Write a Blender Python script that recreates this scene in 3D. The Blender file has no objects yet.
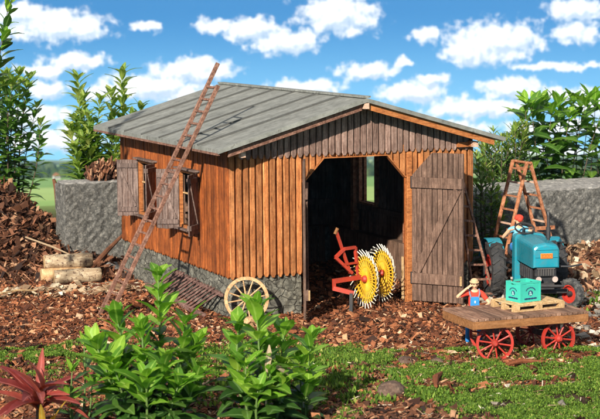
import bpy, math, random
import numpy as np
from mathutils import Vector, Matrix, Quaternion

C = bpy.context.scene.collection
R = math.radians
random.seed(7)
rng = np.random.default_rng(11)
PI = math.pi

# ------------------------------------------------------------------ camera
sc = bpy.context.scene
FW = Vector((0.40706274, 0.90623479, -0.11418597))
RT = Vector((0.91178139, -0.41059312, -0.00824562))
UP = Vector((0.05435644, 0.10075615, 0.99342517))
CAM = Vector((-13.08632755, -32.54470162, 5.37006711))
cam = bpy.data.cameras.new('camera')
cam.sensor_width = 36.0
cam.lens = 36.0 * 1773.4 / 600.0
cam.clip_start = 0.5
cam.clip_end = 20000
cam.dof.use_dof = True
cam.dof.focus_distance = 34.0
cam.dof.aperture_fstop = 2.0
co = bpy.data.objects.new('camera', cam)
C.objects.link(co)
m = Matrix.Identity(4)
for i in range(3):
    m[i][0] = RT[i]; m[i][1] = UP[i]; m[i][2] = -FW[i]; m[i][3] = CAM[i]
co.matrix_world = m
sc.camera = co

# ------------------------------------------------------------------ light
SUN_EL = 26.0
S = Vector((-0.69, -0.72, 0)); S.normalize()            # horizontal direction towards the sun
Sv = Vector((S.x * math.cos(R(SUN_EL)), S.y * math.cos(R(SUN_EL)), math.sin(R(SUN_EL))))
sl = bpy.data.lights.new('sun', 'SUN')
sl.energy = 5.0
sl.angle = R(1.2)
sl.color = (1.0, 0.94, 0.84)
so = bpy.data.objects.new('sun', sl)
C.objects.link(so)
so.rotation_euler = Sv.to_track_quat('Z', 'Y').to_euler()
so.location = (-20, -20, 15)
sc.view_settings.view_transform = 'Standard'
sc.view_settings.look = 'None'
sc.view_settings.gamma = 1.0
sc.view_settings.use_curve_mapping = False
sc.view_settings.exposure = 0.72

# ------------------------------------------------------------------ node helpers
def nd(t, typ, **kw):
    n = t.nodes.new(typ)
    for k, v in kw.items():
        setattr(n, k, v)
    return n

def mth(t, op, a, b=None, c=None, clamp=False):
    n = nd(t, 'ShaderNodeMath', operation=op)
    n.use_clamp = clamp
    for i, v in enumerate((a, b, c)):
        if v is None: continue
        if isinstance(v, (int, float)): n.inputs[i].default_value = v
        else: t.links.new(v, n.inputs[i])
    return n.outputs[0]

def vm(t, op, a, b=None):
    n = nd(t, 'ShaderNodeVectorMath', operation=op)
    for i, v in enumerate((a, b)):
        if v is None: continue
        if isinstance(v, (tuple, list)): n.inputs[i].default_value = v
        else: t.links.new(v, n.inputs[i])
    return n

def ramp(t, fac, stops, interp='LINEAR'):
    n = nd(t, 'ShaderNodeValToRGB')
    n.color_ramp.interpolation = interp
    e = n.color_ramp.elements
    while len(e) < len(stops): e.new(0.5)
    for el, (p, c) in zip(e, stops):
        el.position = p; el.color = (c[0], c[1], c[2], 1)
    t.links.new(fac, n.inputs[0])
    return n.outputs[0]

def mix(t, fac, a, b, mode='MIX'):
    n = nd(t, 'ShaderNodeMix', data_type='RGBA', blend_type=mode)
    for s, v in ((n.inputs[0], fac), (n.inputs[6], a), (n.inputs[7], b)):
        if isinstance(v, (int, float)): s.default_value = v
        elif isinstance(v, (tuple, list)): s.default_value = (v[0], v[1], v[2], 1)
        else: t.links.new(v, s)
    return n.outputs[2]

def noise(t, vec, scale, detail=3, rough=0.55, dist=0.0):
    n = nd(t, 'ShaderNodeTexNoise')
    n.inputs['Scale'].default_value = scale
    n.inputs['Detail'].default_value = detail
    n.inputs['Roughness'].default_value = rough
    n.inputs['Distortion'].default_value = dist
    if vec is not None: t.links.new(vec, n.inputs['Vector'])
    return n.outputs[0]

# ------------------------------------------------------------------ sky (world): Nishita + procedural clouds
def ray(px, py):
    d = FW + RT * ((px - 300) / 1773.4) - UP * ((py - 209.5) / 1773.4)
    return d.normalized()

def azel(px, py):
    d = ray(px, py)
    return math.degrees(math.atan2(d.x, d.y)), math.degrees(math.asin(d.z))

CLOUDS = [  # cloud banks over the valley: centre and half-size, in 1/31 degree
    (48, 26, 58, 17), (18, 14, 34, 12), (80, 30, 28, 10), (146, 27, 14, 6), (215, 27, 19, 8), (250, 30, 30, 12),
    (285, 42, 36, 13), (75, 61, 34, 9), (44, 71, 24, 8), (46, 90, 22, 10), (150, 88, 62, 14), (192, 70, 44, 13),
    (110, 92, 30, 10), (30, 118, 45, 12), (50, 140, 55, 12), (338, 15, 42, 19), (305, 42, 18, 12), (427, 36, 18, 8),
    (497, 42, 50, 22), (470, 52, 30, 14), (573, 9, 32, 11), (577, 33, 21, 13), (366, 71, 34, 9), (402, 63, 10, 5),
    (412, 93, 36, 12), (432, 79, 14, 6), (510, 88, 34, 11), (305, 88, 40, 9), (480, 108, 60, 11), (565, 94, 44, 7),
    (560, 66, 48, 5), (590, 108, 30, 10), (420, 128, 80, 8), (560, 128, 60, 9), (-40, 60, 40, 20), (660, 50, 40, 24),
    (-90, 20, 50, 22), (720, 90, 60, 20), (540, 150, 60, 6)]

w = bpy.data.worlds.new('World'); sc.world = w; w.use_nodes = True
t = w.node_tree; t.nodes.clear()
g = bpy.data.node_groups.new('cloud_density', 'ShaderNodeTree')
g.interface.new_socket('V', in_out='INPUT', socket_type='NodeSocketVector')
g.interface.new_socket('D', in_out='OUTPUT', socket_type='NodeSocketFloat')
gi = g.nodes.new('NodeGroupInput'); go = g.nodes.new('NodeGroupOutput')
n1 = nd(g, 'ShaderNodeTexNoise'); n1.inputs['Scale'].default_value = 1.5; n1.inputs['Detail'].default_value = 7
n1.inputs['Roughness'].default_value = 0.68
g.links.new(gi.outputs[0], n1.inputs['Vector'])
warp = vm(g, 'SUBTRACT', n1.outputs['Color'], (0.5, 0.5, 0.5)).outputs[0]
warp = vm(g, 'MULTIPLY', warp, (1.35, 0.75, 0)).outputs[0]
pv = vm(g, 'ADD', gi.outputs[0], warp).outputs[0]
acc = None
for (x, y, rx, ry) in CLOUDS:
    a, e = azel(x, y)
    d = vm(g, 'SUBTRACT', pv, (a, e, 0)).outputs[0]
    d = vm(g, 'MULTIPLY', d, (31.0 / rx, 31.0 / ry, 0)).outputs[0]
    L = vm(g, 'LENGTH', d).outputs['Value']
    acc = L if acc is None else mth(g, 'SMOOTH_MIN', acc, L, 0.25)
n2 = noise(g, gi.outputs[0], 2.6, 9, 0.62)
den = mth(g, 'SUBTRACT', 1.16, acc)
den = mth(g, 'ADD', den, mth(g, 'MULTIPLY', mth(g, 'SUBTRACT', n2, 0.5), 1.9))
g.links.new(den, go.inputs[0])

tc = nd(t, 'ShaderNodeTexCoord')
sep = nd(t, 'ShaderNodeSeparateXYZ'); t.links.new(tc.outputs['Generated'], sep.inputs[0])
az = mth(t, 'MULTIPLY', mth(t, 'ARCTAN2', sep.outputs[0], sep.outputs[1]), 57.29578)
el = mth(t, 'MULTIPLY', mth(t, 'ARCSINE', sep.outputs[2]), 57.29578)
cx = nd(t, 'ShaderNodeCombineXYZ'); t.links.new(az, cx.inputs[0]); t.links.new(el, cx.inputs[1])
def dens(off):
    v = vm(t, 'ADD', cx.outputs[0], off).outputs[0]
    n = nd(t, 'ShaderNodeGroup'); n.node_tree = g
    t.links.new(v, n.inputs[0]); return n.outputs[0]
D0 = dens((0, 0, 0)); D1 = dens((-0.10, 0.22, 0))
alpha = nd(t, 'ShaderNodeMapRange', interpolation_type='SMOOTHSTEP')
t.links.new(D0, alpha.inputs[0]); alpha.inputs[1].default_value = -0.05; alpha.inputs[2].default_value = 0.52
shade = nd(t, 'ShaderNodeMapRange', interpolation_type='SMOOTHSTEP')
t.links.new(mth(t, 'SUBTRACT', D1, D0), shade.inputs[0])
shade.inputs[1].default_value = -0.15; shade.inputs[2].default_value = 0.45
ccol = mix(t, shade.outputs[0], (8.0, 7.95, 7.8), (4.6, 5.4, 6.3))
# the sky's own colour: Nishita looked up a little higher so the low sky keeps its blue
zz = mth(t, 'ADD', mth(t, 'MULTIPLY', sep.outputs[2], 4.2), 0.78)
zz = mth(t, 'MINIMUM', mth(t, 'MAXIMUM', zz, 0.28), 0.95)
cv = nd(t, 'ShaderNodeCombineXYZ')
t.links.new(sep.outputs[0], cv.inputs[0]); t.links.new(sep.outputs[1], cv.inputs[1]); t.links.new(zz, cv.inputs[2])
nv = vm(t, 'NORMALIZE', cv.outputs[0]).outputs[0]
sky = nd(t, 'ShaderNodeTexSky', sky_type='NISHITA')
sky.sun_disc = False
sky.sun_elevation = R(SUN_EL)
sky.sun_rotation = math.atan2(S.x, S.y)
sky.altitude = 300; sky.air_density = 1.0; sky.dust_density = 0.6; sky.ozone_density = 2.0
t.links.new(nv, sky.inputs[0])
skc = mix(t, 1.0, sky.outputs[0], (0.0, 0.98, 1.42), 'MULTIPLY')
# pale band near the far horizon
hz = nd(t, 'ShaderNodeMapRange', interpolation_type='SMOOTHSTEP')
t.links.new(el, hz.inputs[0]); hz.inputs[1].default_value = 0.0; hz.inputs[2].default_value = -4.6
skc = mix(t, mth(t, 'MULTIPLY', hz.outputs[0], 0.85), skc, (2.3, 5.4, 7.3))
# broken grey cloud added as neutral fill light, overhead and all round, above the part of the sky seen in the picture
ov = nd(t, 'ShaderNodeMapRange', interpolation_type='SMOOTHSTEP')
t.links.new(el, ov.inputs[0]); ov.inputs[1].default_value = 1.5; ov.inputs[2].default_value = 14.0
ovn = ramp(t, noise(t, tc.outputs['Generated'], 2.6, 6, 0.6), [(0.36, (0, 0, 0)), (0.52, (1, 1, 1))])
col = mix(t, alpha.outputs[0], skc, ccol)
col = mix(t, mth(t, 'MULTIPLY', ov.outputs[0], ovn), col, (3.7, 3.55, 3.35))
bg = nd(t, 'ShaderNodeBackground'); bg.inputs[1].default_value = 0.1
t.links.new(col, bg.inputs[0])
wo = nd(t, 'ShaderNodeOutputWorld'); t.links.new(bg.outputs[0], wo.inputs[0])

# ------------------------------------------------------------------ materials
def mat(name):
    m = bpy.data.materials.new(name); m.use_nodes = True
    t = m.node_tree
    p = t.nodes['Principled BSDF']
    return m, t, p

def bump(t, p, h, strength=0.5, dist=0.02):
    b = nd(t, 'ShaderNodeBump'); b.inputs['Strength'].default_value = strength
    b.inputs['Distance'].default_value = dist
    t.links.new(h, b.inputs['Height']); t.links.new(b.outputs[0], p.inputs['Normal'])

def objvec(t, scale=(1, 1, 1)):
    tc = nd(t, 'ShaderNodeTexCoord')
    mp = nd(t, 'ShaderNodeMapping'); mp.inputs['Scale'].default_value = scale
    t.links.new(tc.outputs['Object'], mp.inputs[0])
    geo = nd(t, 'ShaderNodeNewGeometry')
    rnd = geo.outputs['Random Per Island']
    # shift the grain from board to board
    off = nd(t, 'ShaderNodeCombineXYZ')
    t.links.new(mth(t, 'MULTIPLY', rnd, 37.0), off.inputs[0]); t.links.new(mth(t, 'MULTIPLY', rnd, 91.0), off.inputs[2])
    return vm(t, 'ADD', mp.outputs[0], off.outputs[0]).outputs[0], rnd

def wood(name, dark, midc, light, scale=(14, 14, 1.3), rough=0.75, var=0.5, bs=0.6, grime=0.5):
    m, t, p = mat(name)
    v, rnd = objvec(t, scale)
    n = noise(t, v, 1.6, 9, 0.68, 0.6)
    c = ramp(t, n, [(0.28, dark), (0.47, midc), (0.70, light)])
    # whole-board variation
    br = mth(t, 'ADD', mth(t, 'MULTIPLY', rnd, var), 1 - var * 0.5)
    cc = nd(t, 'ShaderNodeCombineXYZ')
    for i in range(3): t.links.new(br, cc.inputs[i])
    c = mix(t, 1.0, c, cc.outputs[0], 'MULTIPLY')
    tc = nd(t, 'ShaderNodeTexCoord')
    n3 = noise(t, tc.outputs['Object'], 2.3, 6, 0.7)
    gr = ramp(t, n3, [(0.42, (0, 0, 0)), (0.66, (1, 1, 1))])
    c = mix(t, mth(t, 'MULTIPLY', gr, grime), c, tuple(x * 0.35 for x in dark))
    vk = nd(t, 'ShaderNodeTexVoronoi'); vk.inputs['Scale'].default_value = 1.0
    mk = nd(t, 'ShaderNodeMapping'); mk.inputs['Scale'].default_value = tuple(min(4.2, q * .35) if q > 4 else 1.5 for q in scale)
    t.links.new(v, mk.inputs[0]); mk.inputs['Scale'].default_value = (.33, .33, .9); t.links.new(mk.outputs[0], vk.inputs['Vector'])
    kn = ramp(t, vk.outputs['Distance'], [(0.05, (1, 1, 1)), (0.13, (0, 0, 0))])
    c = mix(t, mth(t, 'MULTIPLY', kn, 0.6), c, tuple(x * 0.4 for x in dark))
    n4 = noise(t, tc.outputs['Object'], 26, 4, 0.7)
    c = mix(t, 0.35, c, ramp(t, n4, [(0.35, (0.45, 0.42, 0.4)), (0.65, (1.35, 1.35, 1.35))]), 'MULTIPLY')
    t.links.new(c, p.inputs['Base Color'])
    p.inputs['Roughness'].default_value = rough
    p.inputs['Specular IOR Level'].default_value = 0.3
    bump(t, p, mth(t, 'ADD', n, mth(t, 'MULTIPLY', n4, .4)), bs, 0.02)
    return m

def paint(name, col, rough=0.45, dirt=0.35, metal=0.0, dcol=(0.03, 0.02, 0.015), scale=6):
    m, t, p = mat(name)
    tc = nd(t, 'ShaderNodeTexCoord')
    n = noise(t, tc.outputs['Object'], scale, 7, 0.7)
    f = ramp(t, n, [(0.45, (0, 0, 0)), (0.72, (1, 1, 1))])
    n2 = noise(t, tc.outputs['Object'], scale * 0.5, 2)
    base = mix(t, n2, tuple(x * 0.8 for x in col), tuple(min(1, x * 1.2) for x in col))
    c = mix(t, mth(t, 'MULTIPLY', f, dirt), base, dcol)
    t.links.new(c, p.inputs['Base Color'])
    t.links.new(mth(t, 'ADD', mth(t, 'MULTIPLY', f, 0.35), rough), p.inputs['Roughness'])
    p.inputs['Metallic'].default_value = metal
    bump(t, p, n, 0.2, 0.01)
    return m

def islandmat(name, stops, rough=0.8, scale=20, spec=0.25, amt=0.45, bs=0.5):
    m, t, p = mat(name)
    geo = nd(t, 'ShaderNodeNewGeometry')
    c = ramp(t, geo.outputs['Random Per Island'], stops)
    tc = nd(t, 'ShaderNodeTexCoord')
    n = noise(t, tc.outputs['Object'], scale, 5, 0.7)
    c = mix(t, amt, c, ramp(t, n, [(0.3, (0.25, 0.22, 0.2)), (0.7, (1.5, 1.45, 1.4))]), 'MULTIPLY')
    t.links.new(c, p.inputs['Base Color'])
    p.inputs['Roughness'].default_value = rough
    p.inputs['Specular IOR Level'].default_value = spec
    bump(t, p, n, bs, 0.01)
    return m

def leafmat(name, stops, rough=0.38, trans=0.35, spec=0.5):
    m, t, p = mat(name)
    geo = nd(t, 'ShaderNodeNewGeometry')
    c = ramp(t, geo.outputs['Random Per Island'], stops)
    tc = nd(t, 'ShaderNodeTexCoord')
    n = noise(t, tc.outputs['Object'], 9, 4, 0.6)
    c = mix(t, 0.5, c, ramp(t, n, [(0.3, (0.6, 0.62, 0.55)), (0.7, (1.35, 1.3, 1.2))]), 'MULTIPLY')
    at_ = nd(t, 'ShaderNodeAttribute', attribute_name='rib')
    rb = ramp(t, at_.outputs['Fac'], [(0.80, (0, 0, 0)), (0.95, (1, 1, 1))])
    c = mix(t, mth(t, 'MULTIPLY', rb, 0.45), c, tuple(min(.7, q * 1.6 + .08) for q in stops[-1][1]))
    br_ = ramp(t, noise(t, tc.outputs['Object'], 3.1, 5, 0.7), [(0.66, (0, 0, 0)), (0.72, (1, 1, 1))])
    c = mix(t, mth(t, 'MULTIPLY', br_, 0.5), c, (0.20, 0.13, 0.04))
    t.links.new(c, p.inputs['Base Color'])
    p.inputs['Roughness'].default_value = rough
    p.inputs['Specular IOR Level'].default_value = spec
    tr = nd(t, 'ShaderNodeBsdfTranslucent')
    t.links.new(mix(t, 1.0, c, (1.3, 1.5, 0.6), 'MULTIPLY'), tr.inputs[0])
    ms = nd(t, 'ShaderNodeMixShader'); ms.inputs[0].default_value = trans
    t.links.new(p.outputs[0], ms.inputs[1]); t.links.new(tr.outputs[0], ms.inputs[2])
    t.links.new(ms.outputs[0], t.nodes['Material Output'].inputs[0])
    bump(t, p, n, 0.15, 0.01)
    return m

M = {}
M['front'] = wood('orange_boards_sunlit', (0.13, 0.040, 0.012), (0.42, 0.145, 0.042), (0.66, 0.29, 0.105), var=0.6, grime=0.45)  # same paint as side boards, light on the front put into paler colour
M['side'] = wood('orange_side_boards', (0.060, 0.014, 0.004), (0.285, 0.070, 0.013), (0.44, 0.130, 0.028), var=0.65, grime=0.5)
M['orange'] = wood('orange_beam', (0.14, 0.045, 0.014), (0.38, 0.125, 0.034), (0.55, 0.22, 0.07), scale=(3, 14, 14), var=0.2, grime=0.3)
M['grey'] = wood('weathered_boards', (0.07, 0.036, 0.026), (0.225, 0.135, 0.102), (0.40, 0.28, 0.225), var=0.6, grime=0.45)
M['door'] = wood('weathered_door', (0.04, 0.022, 0.014), (0.125, 0.070, 0.047), (0.25, 0.155, 0.110), var=0.3, grime=0.45)
M['shutter'] = wood('weathered_shutter', (0.035, 0.022, 0.018), (0.125, 0.082, 0.066), (0.29, 0.21, 0.175), var=0.4, grime=0.45)
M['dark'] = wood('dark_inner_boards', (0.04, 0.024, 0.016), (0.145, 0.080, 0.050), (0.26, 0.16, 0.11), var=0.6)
M['ladder'] = wood('old_ladder_wood', (0.055, 0.025, 0.017), (0.17, 0.078, 0.050), (0.36, 0.20, 0.14), scale=(8, 8, 8), var=0.4, grime=0.4)
M['stepladder'] = wood('red_brown_ladder_wood', (0.14, 0.045, 0.020), (0.36, 0.135, 0.06), (0.55, 0.25, 0.13), scale=(8, 8, 8), var=0.3, grime=0.4)
M['tip'] = wood('cut_end_wood', (0.35, 0.18, 0.11), (0.58, 0.36, 0.25), (0.75, 0.55, 0.42), scale=(10, 10, 10), var=0.2, grime=0.2)
M['pale'] = wood('pale_wood', (0.30, 0.17, 0.07), (0.52, 0.33, 0.15), (0.68, 0.48, 0.27), scale=(8, 8, 8), var=0.4, grime=0.3)
M['wheelwood'] = wood('wheel_wood', (0.22, 0.11, 0.045), (0.50, 0.30, 0.14), (0.68, 0.46, 0.25), scale=(8, 8, 8), var=0.2, grime=0.3)
M['deck'] = wood('wagon_deck', (0.07, 0.032, 0.018), (0.20, 0.105, 0.065), (0.36, 0.22, 0.15), scale=(12, 1.5, 12), var=0.7, grime=0.4)
M['deckside'] = wood('wagon_side', (0.13, 0.052, 0.017), (0.25, 0.105, 0.035), (0.36, 0.17, 0.07), scale=(1.5, 12, 12), var=0.2, grime=0.25)
M['rack'] = wood('old_rack_wood', (0.05, 0.025, 0.02), (0.14, 0.075, 0.06), (0.27, 0.16, 0.13), scale=(8, 8, 8), var=0.5)
M['red'] = paint('red_paint', (0.42, 0.028, 0.016), 0.45, 0.6, dcol=(0.09, 0.035, 0.02), scale=13)
M['redorange'] = paint('orange_red_paint', (0.42, 0.04, 0.018), 0.45, 0.55, dcol=(0.09, 0.03, 0.02), scale=13)
M['yellow'] = paint('yellow_paint', (0.72, 0.40, 0.02), 0.45, 0.45, dcol=(0.16, 0.07, 0.02), scale=14)
M['white'] = paint('white_paint', (0.74, 0.70, 0.58), 0.5, 0.35, dcol=(0.30, 0.20, 0.10), scale=14)
M['blue'] = paint('turquoise_paint', (0.012, 0.22, 0.285), 0.26, 0.5, scale=7, dcol=(0.07, 0.10, 0.09))
M['tyre'] = paint('tyre_rubber', (0.018, 0.018, 0.019), 0.7, 0.45, dcol=(0.10, 0.085, 0.07), scale=9)
M['dusty'] = paint('dusty_rubber', (0.03, 0.03, 0.03), 0.75, 0.75, dcol=(0.20, 0.19, 0.17), scale=12)
M['black'] = paint('black_iron', (0.02, 0.02, 0.022), 0.5, 0.3, dcol=(0.10, 0.07, 0.05))
M['iron'] = paint('grey_iron', (0.14, 0.13, 0.12), 0.45, 0.5, metal=0.4)
M['badge'] = paint('orange_badge', (0.85, 0.20, 0.02), 0.4, 0.1)
M['badgered'] = paint('red_letters', (0.50, 0.02, 0.01), 0.4, 0.0)
M['crate'] = paint('green_crate_plastic', (0.045, 0.45, 0.34), 0.35, 0.25, dcol=(0.04, 0.25, 0.15))
M['navy'] = paint('navy_print', (0.012, 0.03, 0.10), 0.5, 0.0)
M['mint'] = paint('pale_print', (0.40, 0.80, 0.66), 0.5, 0.0)
M['skin'] = paint('skin', (0.68, 0.38, 0.22), 0.5, 0.06, dcol=(0.4, 0.2, 0.12))
M['shirt'] = paint('red_shirt', (0.60, 0.045, 0.02), 0.8, 0.15)
M['denim'] = paint('blue_overalls', (0.02, 0.20, 0.52), 0.8, 0.15)
M['strap'] = paint('grey_strap', (0.20, 0.20, 0.27), 0.8, 0.2)
M['cyan'] = paint('light_blue_shirt', (0.16, 0.46, 0.60), 0.8, 0.2)
M['yel2'] = paint('yellow_sleeve', (0.75, 0.50, 0.12), 0.8, 0.1)
M['hair'] = paint('brown_hair', (0.10, 0.045, 0.02), 0.8, 0.2)
M['straw'] = paint('straw_hat', (0.55, 0.36, 0.20), 0.85, 0.3)
M['mouth'] = paint('lip', (0.35, 0.07, 0.05), 0.6, 0)
M['eye'] = paint('eye_dark', (0.02, 0.015, 0.012), 0.4, 0)
M['glass'] = paint('brown_bottle', (0.10, 0.05, 0.02), 0.15, 0.05)
M['cap'] = paint('bottle_cap', (0.55, 0.42, 0.36), 0.4, 0.1, metal=0.3)
M['cement'] = paint('pale_render', (0.48, 0.46, 0.42), 0.8, 0.2)

# roof sheet
m, t, p = mat('roof_felt')
v, rnd = objvec(t, (1, 1, 1))
tc = nd(t, 'ShaderNodeTexCoord')
n = noise(t, tc.outputs['Object'], 3.5, 8, 0.7)
mp = nd(t, 'ShaderNodeMapping'); mp.inputs['Scale'].default_value = (0.8, 9, 0.8)
t.links.new(tc.outputs['Object'], mp.inputs[0])
ns = noise(t, mp.outputs[0], 1.5, 6, 0.6)
c = ramp(t, n, [(0.3, (0.12, 0.12, 0.105)), (0.5, (0.195, 0.197, 0.175)), (0.7, (0.265, 0.262, 0.235))])
c = mix(t, ramp(t, noise(t, tc.outputs['Object'], 7.5, 8, 0.75), [(0.56, (0, 0, 0)), (0.66, (1, 1, 1))]), c, (0.10, 0.092, 0.075))
c = mix(t, 0.5, c, ramp(t, ns, [(0.35, (0.55, 0.53, 0.5)), (0.65, (1.25, 1.25, 1.22))]), 'MULTIPLY')
t.links.new(c, p.inputs['Base Color']); p.inputs['Roughness'].default_value = 0.7
bump(t, p, noise(t, tc.outputs['Object'], 30, 5, 0.7), 0.35, 0.02)
M['roof'] = m

# stone and exposed-aggregate concrete
def stone(name, cols, scale=9, mortar=False, bs=0.8):
    m, t, p = mat(name)
    tc = nd(t, 'ShaderNodeTexCoord')
    n = noise(t, tc.outputs['Object'], scale, 9, 0.75)
    c = ramp(t, n, [(0.3, cols[0]), (0.5, cols[1]), (0.68, cols[2])])
    vo = nd(t, 'ShaderNodeTexVoronoi'); vo.inputs['Scale'].default_value = scale * 3.2
    t.links.new(tc.outputs['Object'], vo.inputs['Vector'])
    c = mix(t, 0.45, c, ramp(t, vo.outputs['Color'], [(0.2, (0.35, 0.35, 0.35)), (0.6, (1.0, 0.98, 0.95)), (0.9, (1.9, 1.8, 1.65))]), 'MULTIPLY')
    h = n
    if mortar:
        v2 = nd(t, 'ShaderNodeTexVoronoi', feature='DISTANCE_TO_EDGE'); v2.inputs['Scale'].default_value = 3.6
        mp = nd(t, 'ShaderNodeMapping'); mp.inputs['Scale'].default_value = (1, 1, 1.7)
        wv = vm(t, 'ADD', tc.outputs['Object'], vm(t, 'MULTIPLY', vm(t, 'SUBTRACT', nd_noise_col(t, tc, 3), (.5, .5, .5)).outputs[0], (.35, .35, .35)).outputs[0]).outputs[0]
        t.links.new(wv, mp.inputs[0]); t.links.new(mp.outputs[0], v2.inputs['Vector'])
        e = ramp(t, v2.outputs['Distance'], [(0.0, (0, 0, 0)), (0.07, (1, 1, 1))])
        c = mix(t, mth(t, 'MAXIMUM', e, ramp(t, noise(t, tc.outputs['Object'], 1.7, 3), [(0.42, (0, 0, 0)), (0.62, (1, 1, 1))])), tuple(x * 1.0 for x in cols[0]), c)
        h = mth(t, 'ADD', mth(t, 'MULTIPLY', n, 0.8), mth(t, 'MULTIPLY', e, .6))
    t.links.new(c, p.inputs['Base Color']); p.inputs['Roughness'].default_value = 0.9
    p.inputs['Specular IOR Level'].default_value = 0.25
    bump(t, p, h, bs, 0.05)
    return m
def nd_noise_col(t, tc, s):
    n = nd(t, 'ShaderNodeTexNoise'); n.inputs['Scale'].default_value = s
    t.links.new(tc.outputs['Object'], n.inputs['Vector'])
    return n.outputs['Color']
M['found'] = stone('foundation_stone', ((0.05, 0.046, 0.037), (0.14, 0.134, 0.108), (0.27, 0.26, 0.215)), 6, True)
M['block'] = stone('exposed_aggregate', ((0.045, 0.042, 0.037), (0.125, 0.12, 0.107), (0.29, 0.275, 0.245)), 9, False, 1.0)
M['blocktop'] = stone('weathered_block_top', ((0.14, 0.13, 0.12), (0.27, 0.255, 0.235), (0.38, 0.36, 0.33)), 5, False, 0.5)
M['rock'] = stone('dark_rock', ((0.05, 0.03, 0.022), (0.12, 0.075, 0.055), (0.2, 0.14, 0.10)), 6)

# birch bark
m, t, p = mat('birch_bark')
v, rnd = objvec(t, (3, 14, 14))
n = noise(t, v, 1.0, 7, 0.7)
tc = nd(t, 'ShaderNodeTexCoord')
n2 = noise(t, tc.outputs['Object'], 16, 4, 0.7)
c = ramp(t, n, [(0.3, (0.16, 0.10, 0.055)), (0.46, (0.34, 0.24, 0.14)), (0.58, (0.46, 0.36, 0.23)), (0.75, (0.55, 0.46, 0.33))])
c = mix(t, ramp(t, n2, [(0.54, (0, 0, 0)), (0.62, (1, 1, 1))]), c, (0.10, 0.05, 0.03))
t.links.new(c, p.inputs['Base Color']); p.inputs['Roughness'].default_value = 0.75
bump(t, p, n, 0.5, 0.02)
M['birch'] = m

M['bark'] = islandmat('bark_chip', [(0.0, (0.022, 0.010, 0.006)), (0.28, (0.070, 0.023, 0.010)), (0.6, (0.190, 0.060, 0.024)),
                                    (0.85, (0.34, 0.125, 0.052)), (0.95, (0.46, 0.24, 0.12)), (1.0, (0.60, 0.42, 0.27))])
M['barkdark'] = islandmat('dark_bark', [(0.0, (0.018, 0.009, 0.006)), (0.45, (0.095, 0.038, 0.019)), (0.8, (0.24, 0.10, 0.05)), (1.0, (0.46, 0.28, 0.16))])
M['chip'] = islandmat('pale_chip', [(0.0, (0.12, 0.07, 0.04)), (0.4, (0.28, 0.18, 0.10)), (0.8, (0.48, 0.37, 0.24)), (1.0, (0.66, 0.58, 0.44))])
M['gravel'] = islandmat('pebble', [(0.0, (0.10, 0.095, 0.09)), (0.5, (0.25, 0.215, 0.17)), (1.0, (0.52, 0.46, 0.37))])
M['moss'] = leafmat('moss', [(0.0, (0.035, 0.075, 0.010)), (0.5, (0.088, 0.165, 0.020)), (0.9, (0.17, 0.27, 0.033)), (1.0, (0.30, 0.33, 0.08))], 0.7, 0.25, 0.2)
M['leaf'] = leafmat('laurel_leaf', [(0.0, (0.018, 0.055, 0.012)), (0.6, (0.045, 0.115, 0.018)), (1.0, (0.10, 0.19, 0.03))])
M['leafmid'] = leafmat('mid_laurel_leaf', [(0.0, (0.030, 0.085, 0.014)), (0.6, (0.075, 0.17, 0.022)), (1.0, (0.15, 0.27, 0.035))])
M['fresh'] = leafmat('young_leaf', [(0.0, (0.08, 0.20, 0.02)), (0.6, (0.16, 0.34, 0.025)), (1.0, (0.28, 0.44, 0.045))], 0.4, 0.4)
M['youngolive'] = leafmat('olive_young_leaf', [(0.0, (0.11, 0.20, 0.03)), (0.6, (0.22, 0.32, 0.05)), (1.0, (0.40, 0.42, 0.11))], 0.4, 0.4)
M['thin'] = leafmat('thin_leaf', [(0.0, (0.03, 0.08, 0.018)), (0.6, (0.08, 0.16, 0.03)), (1.0, (0.22, 0.30, 0.07))], 0.45, 0.35)
M['redleaf'] = leafmat('red_leaf', [(0.0, (0.13, 0.018, 0.016)), (0.6, (0.26, 0.036, 0.030)), (1.0, (0.42, 0.09, 0.065))], 0.45, 0.3)
M['amber'] = leafmat('amber_leaf', [(0.0, (0.45, 0.16, 0.02)), (1.0, (0.60, 0.42, 0.06))], 0.45, 0.3)
M['deadleaf'] = leafmat('withered_leaf', [(0.0, (0.30, 0.19, 0.11)), (1.0, (0.50, 0.38, 0.26))], 0.8, 0.2, 0.2)
M['stem'] = paint('green_stem', (0.10, 0.17, 0.035), 0.6, 0.3, dcol=(0.08, 0.05, 0.02))
M['woodstem'] = paint('brown_stem', (0.09, 0.06, 0.035), 0.8, 0.3)
M['fartree'] = islandmat('far_tree', [(0.0, (0.012, 0.03, 0.010)), (0.6, (0.03, 0.06, 0.016)), (1.0, (0.07, 0.10, 0.03))], 0.9, 0.4, 0.1, 0.6)

# ground
m, t, p = mat('ground_soil')
tc = nd(t, 'ShaderNodeTexCoord')
pos = tc.outputs['Object']
n = noise(t, pos, 2.2, 9, 0.75)
soil = ramp(t, n, [(0.3, (0.014, 0.009, 0.006)), (0.5, (0.045, 0.026, 0.017)), (0.7, (0.10, 0.058, 0.038))])
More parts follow.
